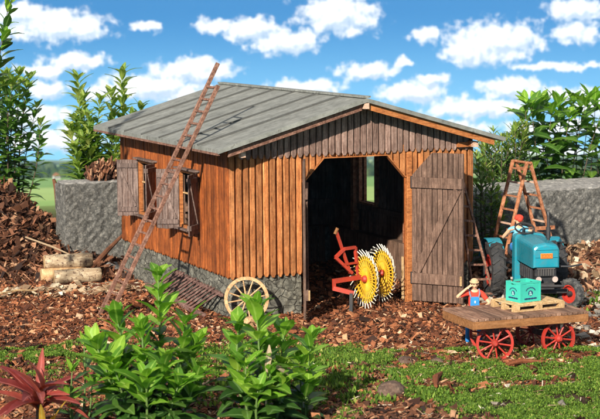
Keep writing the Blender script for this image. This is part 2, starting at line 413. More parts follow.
# field patches in the valley
mp = nd(t, 'ShaderNodeMapping'); mp.inputs['Scale'].default_value = (0.0022, 0.0009, 0.0); mp.inputs['Rotation'].default_value = (0, 0, R(12))
t.links.new(pos, mp.inputs[0])
vo = nd(t, 'ShaderNodeTexVoronoi', distance='CHEBYCHEV'); vo.inputs['Scale'].default_value = 1.6
t.links.new(mp.outputs[0], vo.inputs['Vector'])
sc_ = nd(t, 'ShaderNodeSeparateColor'); t.links.new(vo.outputs['Color'], sc_.inputs[0])
fld = ramp(t, sc_.outputs[0], [(0.0, (0.20, 0.34, 0.09)), (0.3, (0.34, 0.46, 0.14)), (0.5, (0.50, 0.52, 0.24)), (0.7, (0.26, 0.40, 0.11)), (1.0, (0.56, 0.52, 0.28))], 'CONSTANT')
fld = mix(t, 0.3, fld, ramp(t, noise(t, pos, 0.02, 6, 0.6), [(0.3, (0.6, 0.6, 0.6)), (0.7, (1.3, 1.3, 1.3))]), 'MULTIPLY')
rr = vm(t, 'LENGTH', pos).outputs['Value']
far = nd(t, 'ShaderNodeMapRange', interpolation_type='SMOOTHSTEP'); t.links.new(rr, far.inputs[0])
far.inputs[1].default_value = 17; far.inputs[2].default_value = 26
t.links.new(mix(t, far.outputs[0], soil, fld), p.inputs['Base Color'])
p.inputs['Roughness'].default_value = 0.95; p.inputs['Specular IOR Level'].default_value = 0.1
bump(t, p, n, 0.6, 0.05)
M['ground'] = m
m, t, p = mat('hill_forest')
tc = nd(t, 'ShaderNodeTexCoord')
n = noise(t, tc.outputs['Object'], 0.004, 6, 0.6)
c = ramp(t, n, [(0.38, (0.045, 0.085, 0.05)), (0.47, (0.08, 0.13, 0.06)), (0.52, (0.32, 0.40, 0.17)), (0.7, (0.22, 0.33, 0.12))])
t.links.new(c, p.inputs['Base Color']); p.inputs['Roughness'].default_value = 0.95
M['hill'] = m

# ------------------------------------------------------------------ mesh helpers
class MB:
    def __init__(s): s.v = []; s.f = []; s.mi = []; s.cur = 0
    def add(s, vs, fs):
        o = len(s.v); s.v.extend([tuple(q) for q in vs])
        for f in fs: s.f.append(tuple(i + o for i in f)); s.mi.append(s.cur)
    def box(s, c, size, rot=None, taper=1.0):
        hx, hy, hz = [q / 2 for q in size]
        vs = []
        for z in (-1, 1):
            k = taper if z > 0 else 1
            for x, y in ((-1, -1), (1, -1), (1, 1), (-1, 1)):
                q = Vector((x * hx * k, y * hy * k, z * hz))
                if rot is not None: q = rot @ q
                vs.append(q + Vector(c))
        s.add(vs, [(3, 2, 1, 0), (4, 5, 6, 7), (0, 1, 5, 4), (1, 2, 6, 5), (2, 3, 7, 6), (3, 0, 4, 7)])
    def bar(s, a, b, w, h=None, up=(0, 0, 1)):
        a = Vector(a); b = Vector(b); d = (b - a); L = d.length; d.normalize()
        u = Vector(up)
        sx = d.cross(u)
        if sx.length < 1e-4: sx = d.cross(Vector((0, 1, 0)))
        sx.normalize(); uu = sx.cross(d)
        rot = Matrix((sx, d, uu)).transposed()
        s.box((a + b) / 2, (w, L, h or w), rot)
    def cyl(s, a, b, r0, r1=None, seg=10, cap=True):
        s.tube([a, b], [r0, r0 if r1 is None else r1], seg, cap)
    def tube(s, pts, rs, seg=8, cap=True):
        pts = [Vector(q) for q in pts]
        if not isinstance(rs, (list, tuple)): rs = [rs] * len(pts)
        vs = []; fs = []
        prev = None
        for i, q in enumerate(pts):
            d = (pts[min(i + 1, len(pts) - 1)] - pts[max(i - 1, 0)]).normalized()
            if prev is None:
                a = d.cross(Vector((0, 0, 1)))
                if a.length < 0.05: a = d.cross(Vector((1, 0, 0)))
            else: a = prev - d * prev.dot(d)
            a.normalize(); prev = a; b = d.cross(a)
            for k in range(seg):
                an = 2 * PI * k / seg
                vs.append(q + (a * math.cos(an) + b * math.sin(an)) * rs[i])
        for i in range(len(pts) - 1):
            for k in range(seg):
                k2 = (k + 1) % seg
                fs.append((i * seg + k, i * seg + k2, (i + 1) * seg + k2, (i + 1) * seg + k))
        if cap:
            fs.append(tuple(range(seg))[::-1]); fs.append(tuple((len(pts) - 1) * seg + k for k in range(seg)))
        s.add(vs, fs)
    def ring(s, c, axis, R0, R1, w, seg=32):       # flat rim with rectangular section
        ax = Vector(axis).normalized(); c = Vector(c)
        a = ax.cross(Vector((0, 0, 1)));
        if a.length < 0.05: a = ax.cross(Vector((1, 0, 0)))
        a.normalize(); b = ax.cross(a); vs = []; fs = []
        for k in range(seg):
            an = 2 * PI * k / seg; d = a * math.cos(an) + b * math.sin(an)
            for r, o in ((R0, -w / 2), (R1, -w / 2), (R1, w / 2), (R0, w / 2)): vs.append(c + d * r + ax * o)
        for k in range(seg):
            k2 = (k + 1) % seg
            for j in range(4):
                j2 = (j + 1) % 4; fs.append((k * 4 + j, k * 4 + j2, k2 * 4 + j2, k2 * 4 + j))
        s.add(vs, fs)
    def ball(s, c, r, seg=12, rings=8, rot=None):
        if isinstance(r, (int, float)): r = (r, r, r)
        vs = []; fs = []; c = Vector(c)
        for i in range(rings + 1):
            th = PI * i / rings
            for k in range(seg):
                ph = 2 * PI * k / seg
                q = Vector((r[0] * math.sin(th) * math.cos(ph), r[1] * math.sin(th) * math.sin(ph), r[2] * math.cos(th)))
                if rot is not None: q = rot @ q
                vs.append(c + q)
        for i in range(rings):
            for k in range(seg):
                k2 = (k + 1) % seg
                fs.append((i * seg + k, (i + 1) * seg + k, (i + 1) * seg + k2, i * seg + k2))
        s.add(vs, fs)
    def prism(s, poly, o, ex, ey, ez, depth):       # polygon in (ex,ey) plane extruded along ez
        o, ex, ey, ez = Vector(o), Vector(ex), Vector(ey), Vector(ez); n = len(poly)
        vs = [o + ex * a + ey * b for a, b in poly] + [o + ex * a + ey * b + ez * depth for a, b in poly]
        fs = [tuple(range(n))[::-1], tuple(range(n, 2 * n))] + [(i, (i + 1) % n, n + (i + 1) % n, n + i) for i in range(n)]
        s.add(vs, fs)
    def build(s, name, mt, parent=None, smooth=False, world=True, bevel=0):
        me = bpy.data.meshes.new(name)
        vs = np.array(s.v, dtype=float) if len(s.v) else np.zeros((0, 3))
        if parent is not None and world and len(vs):
            inv = parent.matrix_basis.inverted(); A = np.array(inv)
            vs = vs @ A[:3, :3].T + A[:3, 3]
        me.from_pydata(vs.tolist(), [], s.f)
        mats = mt if isinstance(mt, (list, tuple)) else [mt]
        for q in mats: me.materials.append(q)
        if len(mats) > 1: me.polygons.foreach_set('material_index', s.mi)
        if smooth: me.polygons.foreach_set('use_smooth', [True] * len(me.polygons))
        me.update()
        o = bpy.data.objects.new(name, me); C.objects.link(o)
        if parent is not None: o.parent = parent
        if bevel:
            b = o.modifiers.new('bevel', 'BEVEL'); b.width = bevel; b.segments = 1; b.limit_method = 'ANGLE'
        return o

def tag(o, label=None, cat=None, group=None, kind=None):
    if label: o['label'] = label
    if cat: o['category'] = cat
    if group: o['group'] = group
    if kind: o['kind'] = kind
    return o
def thing(name, label, cat, loc=(0, 0, 0), rz=0, group=None):
    o = bpy.data.objects.new(name, None); C.objects.link(o)
    o.empty_display_size = 0.2
    o.location = loc; o.rotation_euler = (0, 0, rz)
    o.matrix_basis = Matrix.Translation(Vector(loc)) @ Matrix.Rotation(rz, 4, 'Z')
    return tag(o, label, cat, group)
def part(name, mb, mt, parent, **k): return mb.build(name, mt, parent, **k)

def rawmesh(name, V, F, mt, smooth=False, parent=None):
    """V (N,3) array, F (M,4 or 3) int array -> object"""
    me = bpy.data.meshes.new(name)
    nv, nf, k = len(V), len(F), F.shape[1]
    me.vertices.add(nv); me.vertices.foreach_set('co', V.astype(np.float32).ravel())
    me.loops.add(nf * k); me.loops.foreach_set('vertex_index', F.astype(np.int32).ravel())
    me.polygons.add(nf)
    me.polygons.foreach_set('loop_start', np.arange(0, nf * k, k, dtype=np.int32))
    me.polygons.foreach_set('loop_total', np.full(nf, k, dtype=np.int32))
    me.polygons.foreach_set('use_smooth', np.full(nf, smooth))
    me.materials.append(mt)
    me.update(calc_edges=True); me.validate()
    o = bpy.data.objects.new(name, me); C.objects.link(o)
    if parent is not None: o.parent = parent
    return o

# ------------------------------------------------------------------ terrain
def vnoise(x, y, seed=0):
    """cheap smooth value noise"""
    x = np.asarray(x, float); y = np.asarray(y, float)
    xi = np.floor(x); yi = np.floor(y); fx = x - xi; fy = y - yi
    fx = fx * fx * (3 - 2 * fx); fy = fy * fy * (3 - 2 * fy)
    def h(a, b):
        q = np.sin(a * 127.1 + b * 311.7 + seed * 74.7) * 43758.5453
        return q - np.floor(q)
    return (h(xi, yi) * (1 - fx) + h(xi + 1, yi) * fx) * (1 - fy) + (h(xi, yi + 1) * (1 - fx) + h(xi + 1, yi + 1) * fx) * fy
def fbm(x, y, s=0): return vnoise(x, y, s) * .5 + vnoise(x * 2.1, y * 2.1, s + 1) * .27 + vnoise(x * 4.3, y * 4.3, s + 2) * .15 + vnoise(x * 9, y * 9, s + 3) * .08
def sstep(a, b, x):
    q = np.clip((np.asarray(x, float) - a) / (b - a), 0, 1); return q * q * (3 - 2 * q)
PD = np.array([50, 62, 90, 200, 500, 1000, 1500, 2200, 3000, 4200, 6000.])
PT = np.array([.124, .1225, .1200, .117, .108, .101, .097, .0925, .0892, .0865, .0865])
def ground(x, y):
    x = np.asarray(x, float); y = np.asarray(y, float)
    r = np.hypot(x - 2, y - 4)
    z = -0.86 + 0.12 * (fbm(x * .5, y * .5, 3) - .45)
    # bark mound on the left, behind the logs
    md = sstep(0.9, -2.2, x) * sstep(6.6, 11.0, y) * sstep(17.0, 12.5, y)
    z = z + md * (1.72 + 0.5 * (fbm(x * .9, y * .9, 8) - .5))
    # heap in front of the right-hand block
    z = z + 0.42 * np.exp(-(((x - 10.6) / 2.3) ** 2 + ((y - 2.6) / 1.3) ** 2))
    # moss bank rising a little at lower right
    z = z + 0.10 * sstep(-4, -7, y) * fbm(x * 1.3, y * 1.3, 5)
    dc = r + 38
    zf = 5.37 - dc * np.interp(dc, PD, PT)
    b = sstep(16, 26, r)
    return z * (1 - b) + zf * b
nr_in = np.linspace(0.05, 20, 150); nr_out = np.geomspace(20.3, 5200, 70)
rad = np.concatenate([nr_in, nr_out]); NA = 400
an = np.arange(NA) * 2 * PI / NA
X = 2 + rad[:, None] * np.cos(an); Y = 4 + rad[:, None] * np.sin(an)
Z = ground(X, Y)
V = np.stack([X, Y, Z], -1).reshape(-1, 3)
i, j = np.meshgrid(np.arange(len(rad) - 1), np.arange(NA), indexing='ij')
j2 = (j + 1) % NA
F = np.stack([i * NA + j, (i + 1) * NA + j, (i + 1) * NA + j2, i * NA + j2], -1).reshape(-1, 4)
V = np.vstack([V, [[2, 4, float(ground(2, 4))]]])
go_ = rawmesh('ground', V, F, M['ground'], True)
go_['kind'] = 'structure'; go_['label'] = 'dark soil of the yard running out to green valley fields'

# far hills
def hills(name, dist, th_lo, th_hi, seed, depth):
    az0, az1, n = -25, 75, 160
    A = np.radians(np.linspace(az0, az1, n)); prof = fbm(np.degrees(A) * .22 + seed * 5, A * 0 + seed, seed)
    th = th_lo + (th_hi - th_lo) * prof
    V = []; rows = 6
    for r_ in range(rows):
        q = r_ / (rows - 1)
        d = dist + depth * (q - .5) * 2
        top = -(dist) * th + CAM.z
        zg = CAM.z - dist * .0995
        hgt = math.sin(PI * q) ** .8
        z = zg + (top - zg) * hgt
        V.append(np.stack([CAM.x + d * np.sin(A), CAM.y + d * np.cos(A), z], -1))
    V = np.concatenate(V)
    i, j = np.meshgrid(np.arange(rows - 1), np.arange(n - 1), indexing='ij')
    F = np.stack([i * n + j, i * n + j + 1, (i + 1) * n + j + 1, (i + 1) * n + j], -1).reshape(-1, 4)
    o = rawmesh(name, V, F, M['hill'], True); o['kind'] = 'structure'; return o
hills('hills', 3600, .0915, .0855, 1, 500)
hills('hills', 4700, .0895, .0800, 2, 400)

# tree belts in the valley (one mass each)
def blobtrees(name, pts, size, label):
    V = []; F = []
    base_v = []; base_f = []
    nseg, nr = 7, 5
    for a in range(nr + 1):
        th = PI * a / nr
        for k in range(nseg):
            ph = 2 * PI * k / nseg
            base_v.append((math.sin(th) * math.cos(ph), math.sin(th) * math.sin(ph), math.cos(th)))
    for a in range(nr):
        for k in range(nseg):
            base_f.append((a * nseg + k, (a + 1) * nseg + k, (a + 1) * nseg + (k + 1) % nseg, a * nseg + (k + 1) % nseg))
    bv = np.array(base_v); bf = np.array(base_f)
    for q, (x, y) in enumerate(pts):
        s_ = size * rng.uniform(.6, 1.4)
        v = bv * (1 + rng.uniform(-.25, .25, (len(bv), 1))) * np.array([s_ * rng.uniform(.8, 1.3), s_ * rng.uniform(.8, 1.3), s_])
        z = float(ground(x, y)) + s_ * .6
        V.append(v + np.array([x, y, z])); F.append(bf + q * len(bv))
    o = rawmesh(name, np.concatenate(V), np.concatenate(F), M['fartree'], False)
    tag(o, label, 'trees', None, 'stuff')
def atpx(px, d):
    q = ray(px, 200); h = Vector((q.x, q.y)).normalized() * d; return CAM.x + h.x, CAM.y + h.y
pts = []
for k in range(520):
    px = rng.uniform(-60, 700); d = 1750 + 120 * math.sin(px * .03) + rng.uniform(-60, 60)
    if rng.random() < .75 or (px > 20): pts.append(atpx(px, d))
blobtrees('tree_belt', pts, 4.5, 'dark belt of trees crossing the middle of the valley')
pts = [atpx(rng.uniform(-60, 700), 2650 + rng.uniform(-90, 90)) for k in range(420)]
blobtrees('tree_belt', pts, 6, 'farther dark line of trees under the misty hills')
pts = [atpx(rng.uniform(574, 640), 700 + rng.uniform(-12, 12)) for k in range(60)]
blobtrees('hedgerow', pts, 3.0, 'short dark hedgerow in the field at the right edge behind the grey wall')
# farmhouse in the valley
hx, hy = atpx(57, 1690); hzv = float(ground(hx, hy))
fh = thing('farmhouse', 'tiny brown-roofed farmhouse far off in the tree belt of the valley', 'house', (hx, hy, hzv))
b = MB(); b.box((hx, hy, hzv + 2.5), (9, 7, 5)); part('wall', b, M['cement'], fh)
b = MB(); b.prism([(-5, 0), (5, 0), (0, 4)], (hx, hy - 4, hzv + 5), (1, 0, 0), (0, 0, 1), (0, 1, 0), 8); part('roof', b, M['deckside'], fh)
fh.scale = (.7, .7, .7)
for k in (-2.5, 0, 2.5):
    b = MB(); b.box((hx + k, hy - 3.6, hzv + 2.6), (1, .3, 1.4)); part('window', b, M['black'], fh)

# haze over the valley
hb = MB(); hb.box((0, 0, -220), (10800, 10800, 500))
m = bpy.data.materials.new('haze_air'); m.use_nodes = True; t = m.node_tree; t.nodes.clear()
pvn = nd(t, 'ShaderNodeVolumePrincipled'); pvn.inputs['Density'].default_value = 0.00005
pvn.inputs['Color'].default_value = (0.42, 0.70, 1.0, 1); pvn.inputs['Anisotropy'].default_value = 0.0
mo = nd(t, 'ShaderNodeOutputMaterial'); t.links.new(pvn.outputs[0], mo.inputs['Volume'])
HAZE = True
if HAZE:
    ho = hb.build('haze', m); ho['kind'] = 'stuff'; ho['label'] = 'thin blue haze lying over the valley'
    

# ------------------------------------------------------------------ barn
W, L, H = 5.51, 6.68, 2.40
EA, FO, BO, ZE, ZR = 0.47, 0.62, 0.65, 2.61, 3.52
SLOPE = (ZR - ZE) / (W / 2 + EA)
def roof_z(x): return ZE + SLOPE * ((x + EA) if x < W / 2 else (W + EA - x))
barn = thing('wooden_barn', 'orange wooden barn with grey low-pitched roof, open weathered doors and stone footing', 'barn', (W / 2, L / 2, -0.85))

def boards(b, u0, u1, pitch, zbot, ztop, o, ex, ez, th=0.035, point=0.05, gap=0.018, holes=(), topfn=None, botfn=None):
    """upright boards along ex from u0 to u1; ez = outward normal"""
    n = max(1, round((u1 - u0) / pitch)); st = (u1 - u0) / n
    for k in range(n):
        a = u0 + k * st + gap * random.uniform(.3, .7); c = u0 + (k + 1) * st - gap * random.uniform(.3, .7)
        d = th * random.uniform(.75, 1.25); jit = random.uniform(-.012, .012)
        segs = [(zbot, ztop)]
        for (h0, h1, z0, z1) in holes:
            if c > h0 + .01 and a < h1 - .01:
                if a < h0: c2 = c
                segs = [q for (p0, p1) in segs for q in ((p0, min(p1, z0)), (max(p0, z1), p1)) if q[1] - q[0] > .03]
        for (z0, z1) in segs:
            t0, t1 = z1, z1
            if topfn and z1 == ztop: t0, t1 = topfn(a), topfn(c)
            b0, b1 = z0, z0
            if botfn: b0, b1 = botfn(a), botfn(c)
            if t0 - b0 < .03 and t1 - b1 < .03: continue
            if point and z0 == zbot and not botfn:
                bot = [(a, b0 + jit), (a + (c - a) * .3, b0 - point + jit), (a + (c - a) * .7, b0 - point + jit), (c, b0 + jit)]
            else: bot = [(a, b0), (c, b1)]
            b.prism(bot + [(c, t1), (a, t0)], o, ex, (0, 0, 1), ez, d)

# side wall towards the path (x = 0): outward -X. window openings
WA, WB = (4.27, 5.30), (1.64, 2.66); WZ = (0.78, 1.90)
b = MB()
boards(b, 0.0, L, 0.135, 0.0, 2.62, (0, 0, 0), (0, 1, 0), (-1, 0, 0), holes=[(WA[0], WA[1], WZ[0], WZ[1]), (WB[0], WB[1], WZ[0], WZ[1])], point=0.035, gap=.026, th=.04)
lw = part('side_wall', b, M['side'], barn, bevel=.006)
def backing(b, axis, at0, at1, u0, u1, z0, z1, holes):
    """thin inner sheathing with openings, axis 'x' (wall in the YZ plane) or 'y'"""
    us = sorted({u0, u1, *[h for q in holes for h in q[:2]]})
    for a, c in zip(us, us[1:]):
        zs = [(z0, z1)]
        for h in holes:
            if h[0] <= a and c <= h[1]: zs = [(z0, h[2]), (h[3], z1)]
        for p0, p1 in zs:
            ce = ((at0 + at1) / 2, (a + c) / 2, (p0 + p1) / 2); si = (at1 - at0, c - a, p1 - p0)
            if axis == 'y': ce = (ce[1], ce[0], ce[2]); si = (si[1], si[0], si[2])
            b.box(ce, si)
b = MB()
backing(b, 'x', 0.005, 0.05, 0.06, L - .06, -.02, 2.63, [(WA[0], WA[1], WZ[0], WZ[1]), (WB[0], WB[1], WZ[0], WZ[1])])
RWIN = (4.32, 5.12, 0.74, 2.12)
backing(b, 'x', W - .05, W - .005, 0.06, L - .06, -.02, 2.63, [RWIN])
backing(b, 'y', L - .05, L - .005, 0.0, W, -.02, 2.63, [])
b.prism([(0, 2.63), (W, 2.63), (W / 2, roof_z(W / 2) - .13)], (0, L - .05, 0), (1, 0, 0), (0, 0, 1), (0, 1, 0), .045)
part('inner_sheathing', b, M['dark'], barn)
# inner battens visible through the door
b = MB()
for k in range(34):
    y = .3 + k * .19
    if RWIN[0] - .1 < y < RWIN[1] + .1: 
        b.box((W - .062, y, .38), (.02, .15, .76)); continue
    b.box((W - .062, y, 1.3), (.02, .165, 2.6))
for k in range(28): b.box((.15 + k * .19, L - .062, 1.3), (.165, .02, 2.6))
for k in range(33): b.box((W - .295, .4 + k * .19, -.42), (.02, .165, .9))
for k in range(25): b.box((.42 + k * .19, L - .295, -.42), (.165, .02, .9))
b.box((W - .15, L / 2, .03), (.28, L - .7, .02)); b.box((W / 2, L - .15, .032), (W - .7, .28, .02))
part('inner_boarding', b, M['dark'], barn)

# right and rear walls
b = MB()
boards(b, 0.0, L, 0.15, 0.0, 2.62, (W, 0, 0), (0, 1, 0), (1, 0, 0), holes=[RWIN], point=.035)
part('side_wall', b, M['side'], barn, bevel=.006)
b = MB()
boards(b, 0.0, W, 0.15, 0.0, 2.62, (0, L, 0), (1, 0, 0), (0, 1, 0), point=.035, topfn=lambda x: roof_z(x) - .12)
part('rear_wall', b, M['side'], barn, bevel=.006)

# front wall with a broad door opening with cut corners
OX0, OX1, CX0, CX1, OZC, OZT = 1.58, 3.93, 2.05, 3.49, 1.83, 2.31
def open_z(x):
    if x <= CX0: return OZC + (OZT - OZC) * (x - OX0) / (CX0 - OX0)
    if x >= CX1: return OZT - (OZT - OZC) * (x - CX1) / (OX1 - CX1)
    return OZT
b = MB(); fy = (0, 0, 0)
boards(b, -.03, OX0, 0.147, 0.0, H + .1, (0, 0, 0), (1, 0, 0), (0, -1, 0), th=.05, point=.07, gap=.034)
boards(b, OX0, OX1, 0.147, 0, H + .1, (0, 0, 0), (1, 0, 0), (0, -1, 0), th=.05, point=0, gap=.034, botfn=open_z)
boards(b, OX1 + .13, W + .03, 0.147, 0.0, H + .1, (0, 0, 0), (1, 0, 0), (0, -1, 0), th=.05, point=.07, gap=.034)
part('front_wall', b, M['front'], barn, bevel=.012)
b = MB()
b.box((OX0 / 2, .03, 1.2), (OX0 - .002, .05, 2.46)); b.box(((OX1 + W) / 2 + .0, .03, 1.2), (W - OX1 - .002, .05, 2.46))
b.prism([(OX0, OZC), (CX0, OZT), (CX1, OZT), (OX1, OZC), (OX1, 2.43), (OX0, 2.43)], (0, .055, 0), (1, 0, 0), (0, 0, 1), (0, -1, 0), .05)
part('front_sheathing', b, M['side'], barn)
# thin lining strip round the opening
b = MB()
for (xa, za), (xb, zb) in (((OX0 + .01, OZC - .01), (CX0, OZT - .012)), ((CX0, OZT - .012), (CX1, OZT - .012)), ((CX1, OZT - .012), (OX1 - .01, OZC - .01))):
    b.bar((xa, .0, za), (xb, .0, zb), .13, .022)
part('door_lining', b, M['orange'], barn)
b = MB()
b.box((OX1 + .065, -.02, .75), (.12, .14, 3.2))
part('door_post', b, M['orange'], barn, bevel=.01)
for c_, s_ in (((OX0 + .035, -.035, -.3), (.05, .06, .62)), ((OX1 - .05, .02, -.3), (.03, .05, .9))):
    b = MB(); b.box(c_, s_); part('jamb_strip', b, M['pale'], barn)

# gable boards above the eaves line
b = MB()
boards(b, 0.16, W - .1, 0.142, H, 9, (0, -.055, 0), (1, 0, 0), (0, -1, 0), th=.04, point=.06, gap=.026, topfn=lambda x: roof_z(x) - .10)
part('gable_boarding', b, M['grey'], barn, bevel=.01)
b = MB()
b.prism([(0.1, H + .02), (W - .1, H + .02), (W - .1, roof_z(W - .1) - .11), (W / 2, roof_z(W / 2) - .11), (.1, roof_z(.1) - .11)], (0, -.004, 0), (1, 0, 0), (0, 0, 1), (0, -1, 0), .047)
part('gable_sheathing', b, M['dark'], barn)

# stone footing
def rough_box(lo, hi, mt, name, parent, cuts=(8, 3, 5), amp=.02, seed=0, world=True):
    bm_v = {}; vs = []; fs = []
    lo = Vector(lo); hi = Vector(hi); nx, ny, nz = cuts
    def vid(i, j, k):
        if (i, j, k) not in bm_v:
            q = Vector((lo.x + (hi.x - lo.x) * i / nx, lo.y + (hi.y - lo.y) * j / ny, lo.z + (hi.z - lo.z) * k / nz))
            e = sum((i in (0, nx), j in (0, ny), k in (0, nz)))
            ctr = (lo + hi) / 2
            rr_ = random.Random(hash((i, j, k, seed)) & 0xffffff)
            q += Vector((rr_.uniform(-1, 1), rr_.uniform(-1, 1), rr_.uniform(-1, 1))) * amp
            if e >= 2: q += (ctr - q).normalized() * amp * (1.2 if e == 2 else 2.5)
            bm_v[(i, j, k)] = len(vs); vs.append(q)
        return bm_v[(i, j, k)]
    for i in range(nx):
        for j in range(ny):
            fs.append((vid(i, j, nz), vid(i + 1, j, nz), vid(i + 1, j + 1, nz), vid(i, j + 1, nz)))
            fs.append((vid(i, j + 1, 0), vid(i + 1, j + 1, 0), vid(i + 1, j, 0), vid(i, j, 0)))
    for i in range(nx):
        for k in range(nz):
            fs.append((vid(i, 0, k), vid(i + 1, 0, k), vid(i + 1, 0, k + 1), vid(i, 0, k + 1)))
            fs.append((vid(i, ny, k + 1), vid(i + 1, ny, k + 1), vid(i + 1, ny, k), vid(i, ny, k)))
    for j in range(ny):
        for k in range(nz):
            fs.append((vid(0, j + 1, k), vid(0, j, k), vid(0, j, k + 1), vid(0, j + 1, k + 1)))
            fs.append((vid(nx, j, k), vid(nx, j + 1, k), vid(nx, j + 1, k + 1), vid(nx, j, k + 1)))
    b = MB(); b.add(vs, fs)
    return b.build(name, mt, parent, smooth=False)
rough_box((.0, .02, -1.1), (OX0 - .01, .30, .015), M['found'], 'footing', barn, (16, 3, 10), .012, 1)
rough_box((OX1 + .12, .02, -1.1), (W, .30, .015), M['found'], 'footing', barn, (12, 3, 10), .012, 2)
rough_box((.0, .31, -1.1), (.28, L, .012), M['found'], 'footing', barn, (3, 50, 10), .018, 3)
rough_box((W - .28, .31, -1.1), (W, L, .012), M['found'], 'footing', barn, (3, 50, 10), .014, 4)
rough_box((.29, L - .28, -1.1), (W - .29, L, .012), M['found'], 'footing', barn, (40, 3, 10), .014, 5)

# roof: two slopes, each with its standing seams
TH = 0.085
def slope_pts(x): return roof_z(x)
b = MB()
y0, y1 = -FO, L + BO
xs_l, xm, xs_r = -EA, W / 2, W + EA
def slab(b, xa, za, xb, zb, ya, yb, th):
    b.add([(xa, ya, za), (xb, ya, zb), (xb, yb, zb), (xa, yb, za), (xa, ya, za - th), (xb, ya, zb - th), (xb, yb, zb - th), (xa, yb, za - th)],
          [(0, 1, 2, 3), (7, 6, 5, 4), (4, 5, 1, 0), (5, 6, 2, 1), (6, 7, 3, 2), (7, 4, 0, 3)])
nst = 7; ys = [y0 + (y1 - y0) * k / nst for k in range(nst + 1)]
for k in range(nst):
    dz = random.uniform(-.006, .006)
    slab(b, xs_l, ZE + dz, xm, ZR + dz, ys[k] + .006, ys[k + 1] - .006, TH)
    slab(b, xm + .001, ZR + dz, xs_r, ZE + dz, ys[k] + .006, ys[k + 1] - .006, TH)
roof = part('roof', b, M['roof'], barn)
b = MB()
for k in range(1, nst):
    y = ys[k]
    for s_, xe in ((-1, xs_l), (1, xs_r)):
        b.bar((xe, y, ZE + .010), (xm, y, ZR + .010), .045, .045)
inv = Matrix.Translation(-Vector((W / 2, L / 2, -.85)))
def child_of(o_parent, b, name, mt, **k):
    # sub-part: same local frame as its part (the part sits at the thing's origin)
    vs = np.array(b.v); base = Vector((0, 0, 0)); p_ = o_parent
    while p_ is not None: base += p_.location; p_ = p_.parent
    b.v = [tuple(q) for q in (vs - np.array(base))]
    o = b.build(name, mt, None, **k); o.parent = o_parent; return o
seam_m = paint('dark_seam', (0.075, 0.075, 0.068), 0.7, 0.4)
child_of(roof, b, 'standing_seam', seam_m)
b = MB(); b.bar((xm, y0 + .004, ZR + .018), (xm, y1 - .004, ZR + .018), .16, .04)
child_of(roof, b, 'ridge_cap', M['roof'])
b = MB(); b.bar((xs_l + .015, y0 + .03, ZE - .10), (xs_l + .015, y1 - .03, ZE - .10), .05, .045)
child_of(roof, b, 'eaves_batten', M['ladder'])
# bargeboards
def barge(xa, za, xb, zb, h, y, mt):
    b = MB()
    b.add([(xa, y, za), (xb, y, zb), (xb, y + .05, zb), (xa, y + .05, za), (xa, y, za - h), (xb, y, zb - h), (xb, y + .05, zb - h), (xa, y + .05, za - h)],
          [(0, 1, 2, 3), (7, 6, 5, 4), (4, 5, 1, 0), (5, 6, 2, 1), (6, 7, 3, 2), (7, 4, 0, 3)])
    return b
off = -TH - .002
o = part('bargeboard', barge(xs_l + .25, roof_z(xs_l + .25) + off, xm - .07, roof_z(xm - .07) + off, .15, y0 + .10, None), M['ladder'], barn)
o['label'] = 'weathered grey-brown bargeboard'
o = part('bargeboard', barge(xm + .07, roof_z(xm + .07) + off, xs_r - .22, roof_z(xs_r - .22) + off, .14, y0 + .10, None), M['orange'], barn)
o['label'] = 'bright orange bargeboard'
for ya in (y1 - .15,):
    part('bargeboard', barge(xs_l + .25, roof_z(xs_l + .25) + off, xm - .07, roof_z(xm - .07) + off, .15, ya, None), M['side'], barn)
    part('bargeboard', barge(xm + .07, roof_z(xm + .07) + off, xs_r - .22, roof_z(xs_r - .22) + off, .15, ya, None), M['side'], barn)
# purlins and wall plates whose pale ends stick out under the roof
for (x, z, mt, yend) in ((xm, ZR - .165, M['tip'], y0 + .02), (0.14, 2.47, M['tip'], y0 + .22), (W - .12, 2.47, M['tip'], y0 + .22)):
    b = MB(); b.box((x, (yend + .12 + L + .3) / 2, z), (.11, L + .3 - yend - .12, .12)); pu = part('purlin', b, M['orange'], barn)
    b = MB(); b.box((x, yend + .06, z), (.106, .12, .116)); child_of(pu, b, 'purlin_end', mt)
b = MB(); b.box((W - .20, -.12, 2.45), (.42, .08, .10)); part('wall_plate', b, M['orange'], barn)
# inner posts
for (x, y) in ((W - .17, 5.28), (W - .17, 2.6), (.17, 3.4), (W / 2, L - .2)):
    b = MB(); b.box((x, y, .85), (.15, .15, 3.4)); part('inner_post', b, M['stepladder'], barn)
b = MB(); b.box((W - .1, L / 2, .62), (.1, L - .3, .12)); b.box((W - .1, L / 2, 2.2), (.1, L - .3, .12)); b.box((W / 2, L - .12, .62), (W - .3, .1, .12)); part('inner_rail', b, M['dark'], barn)

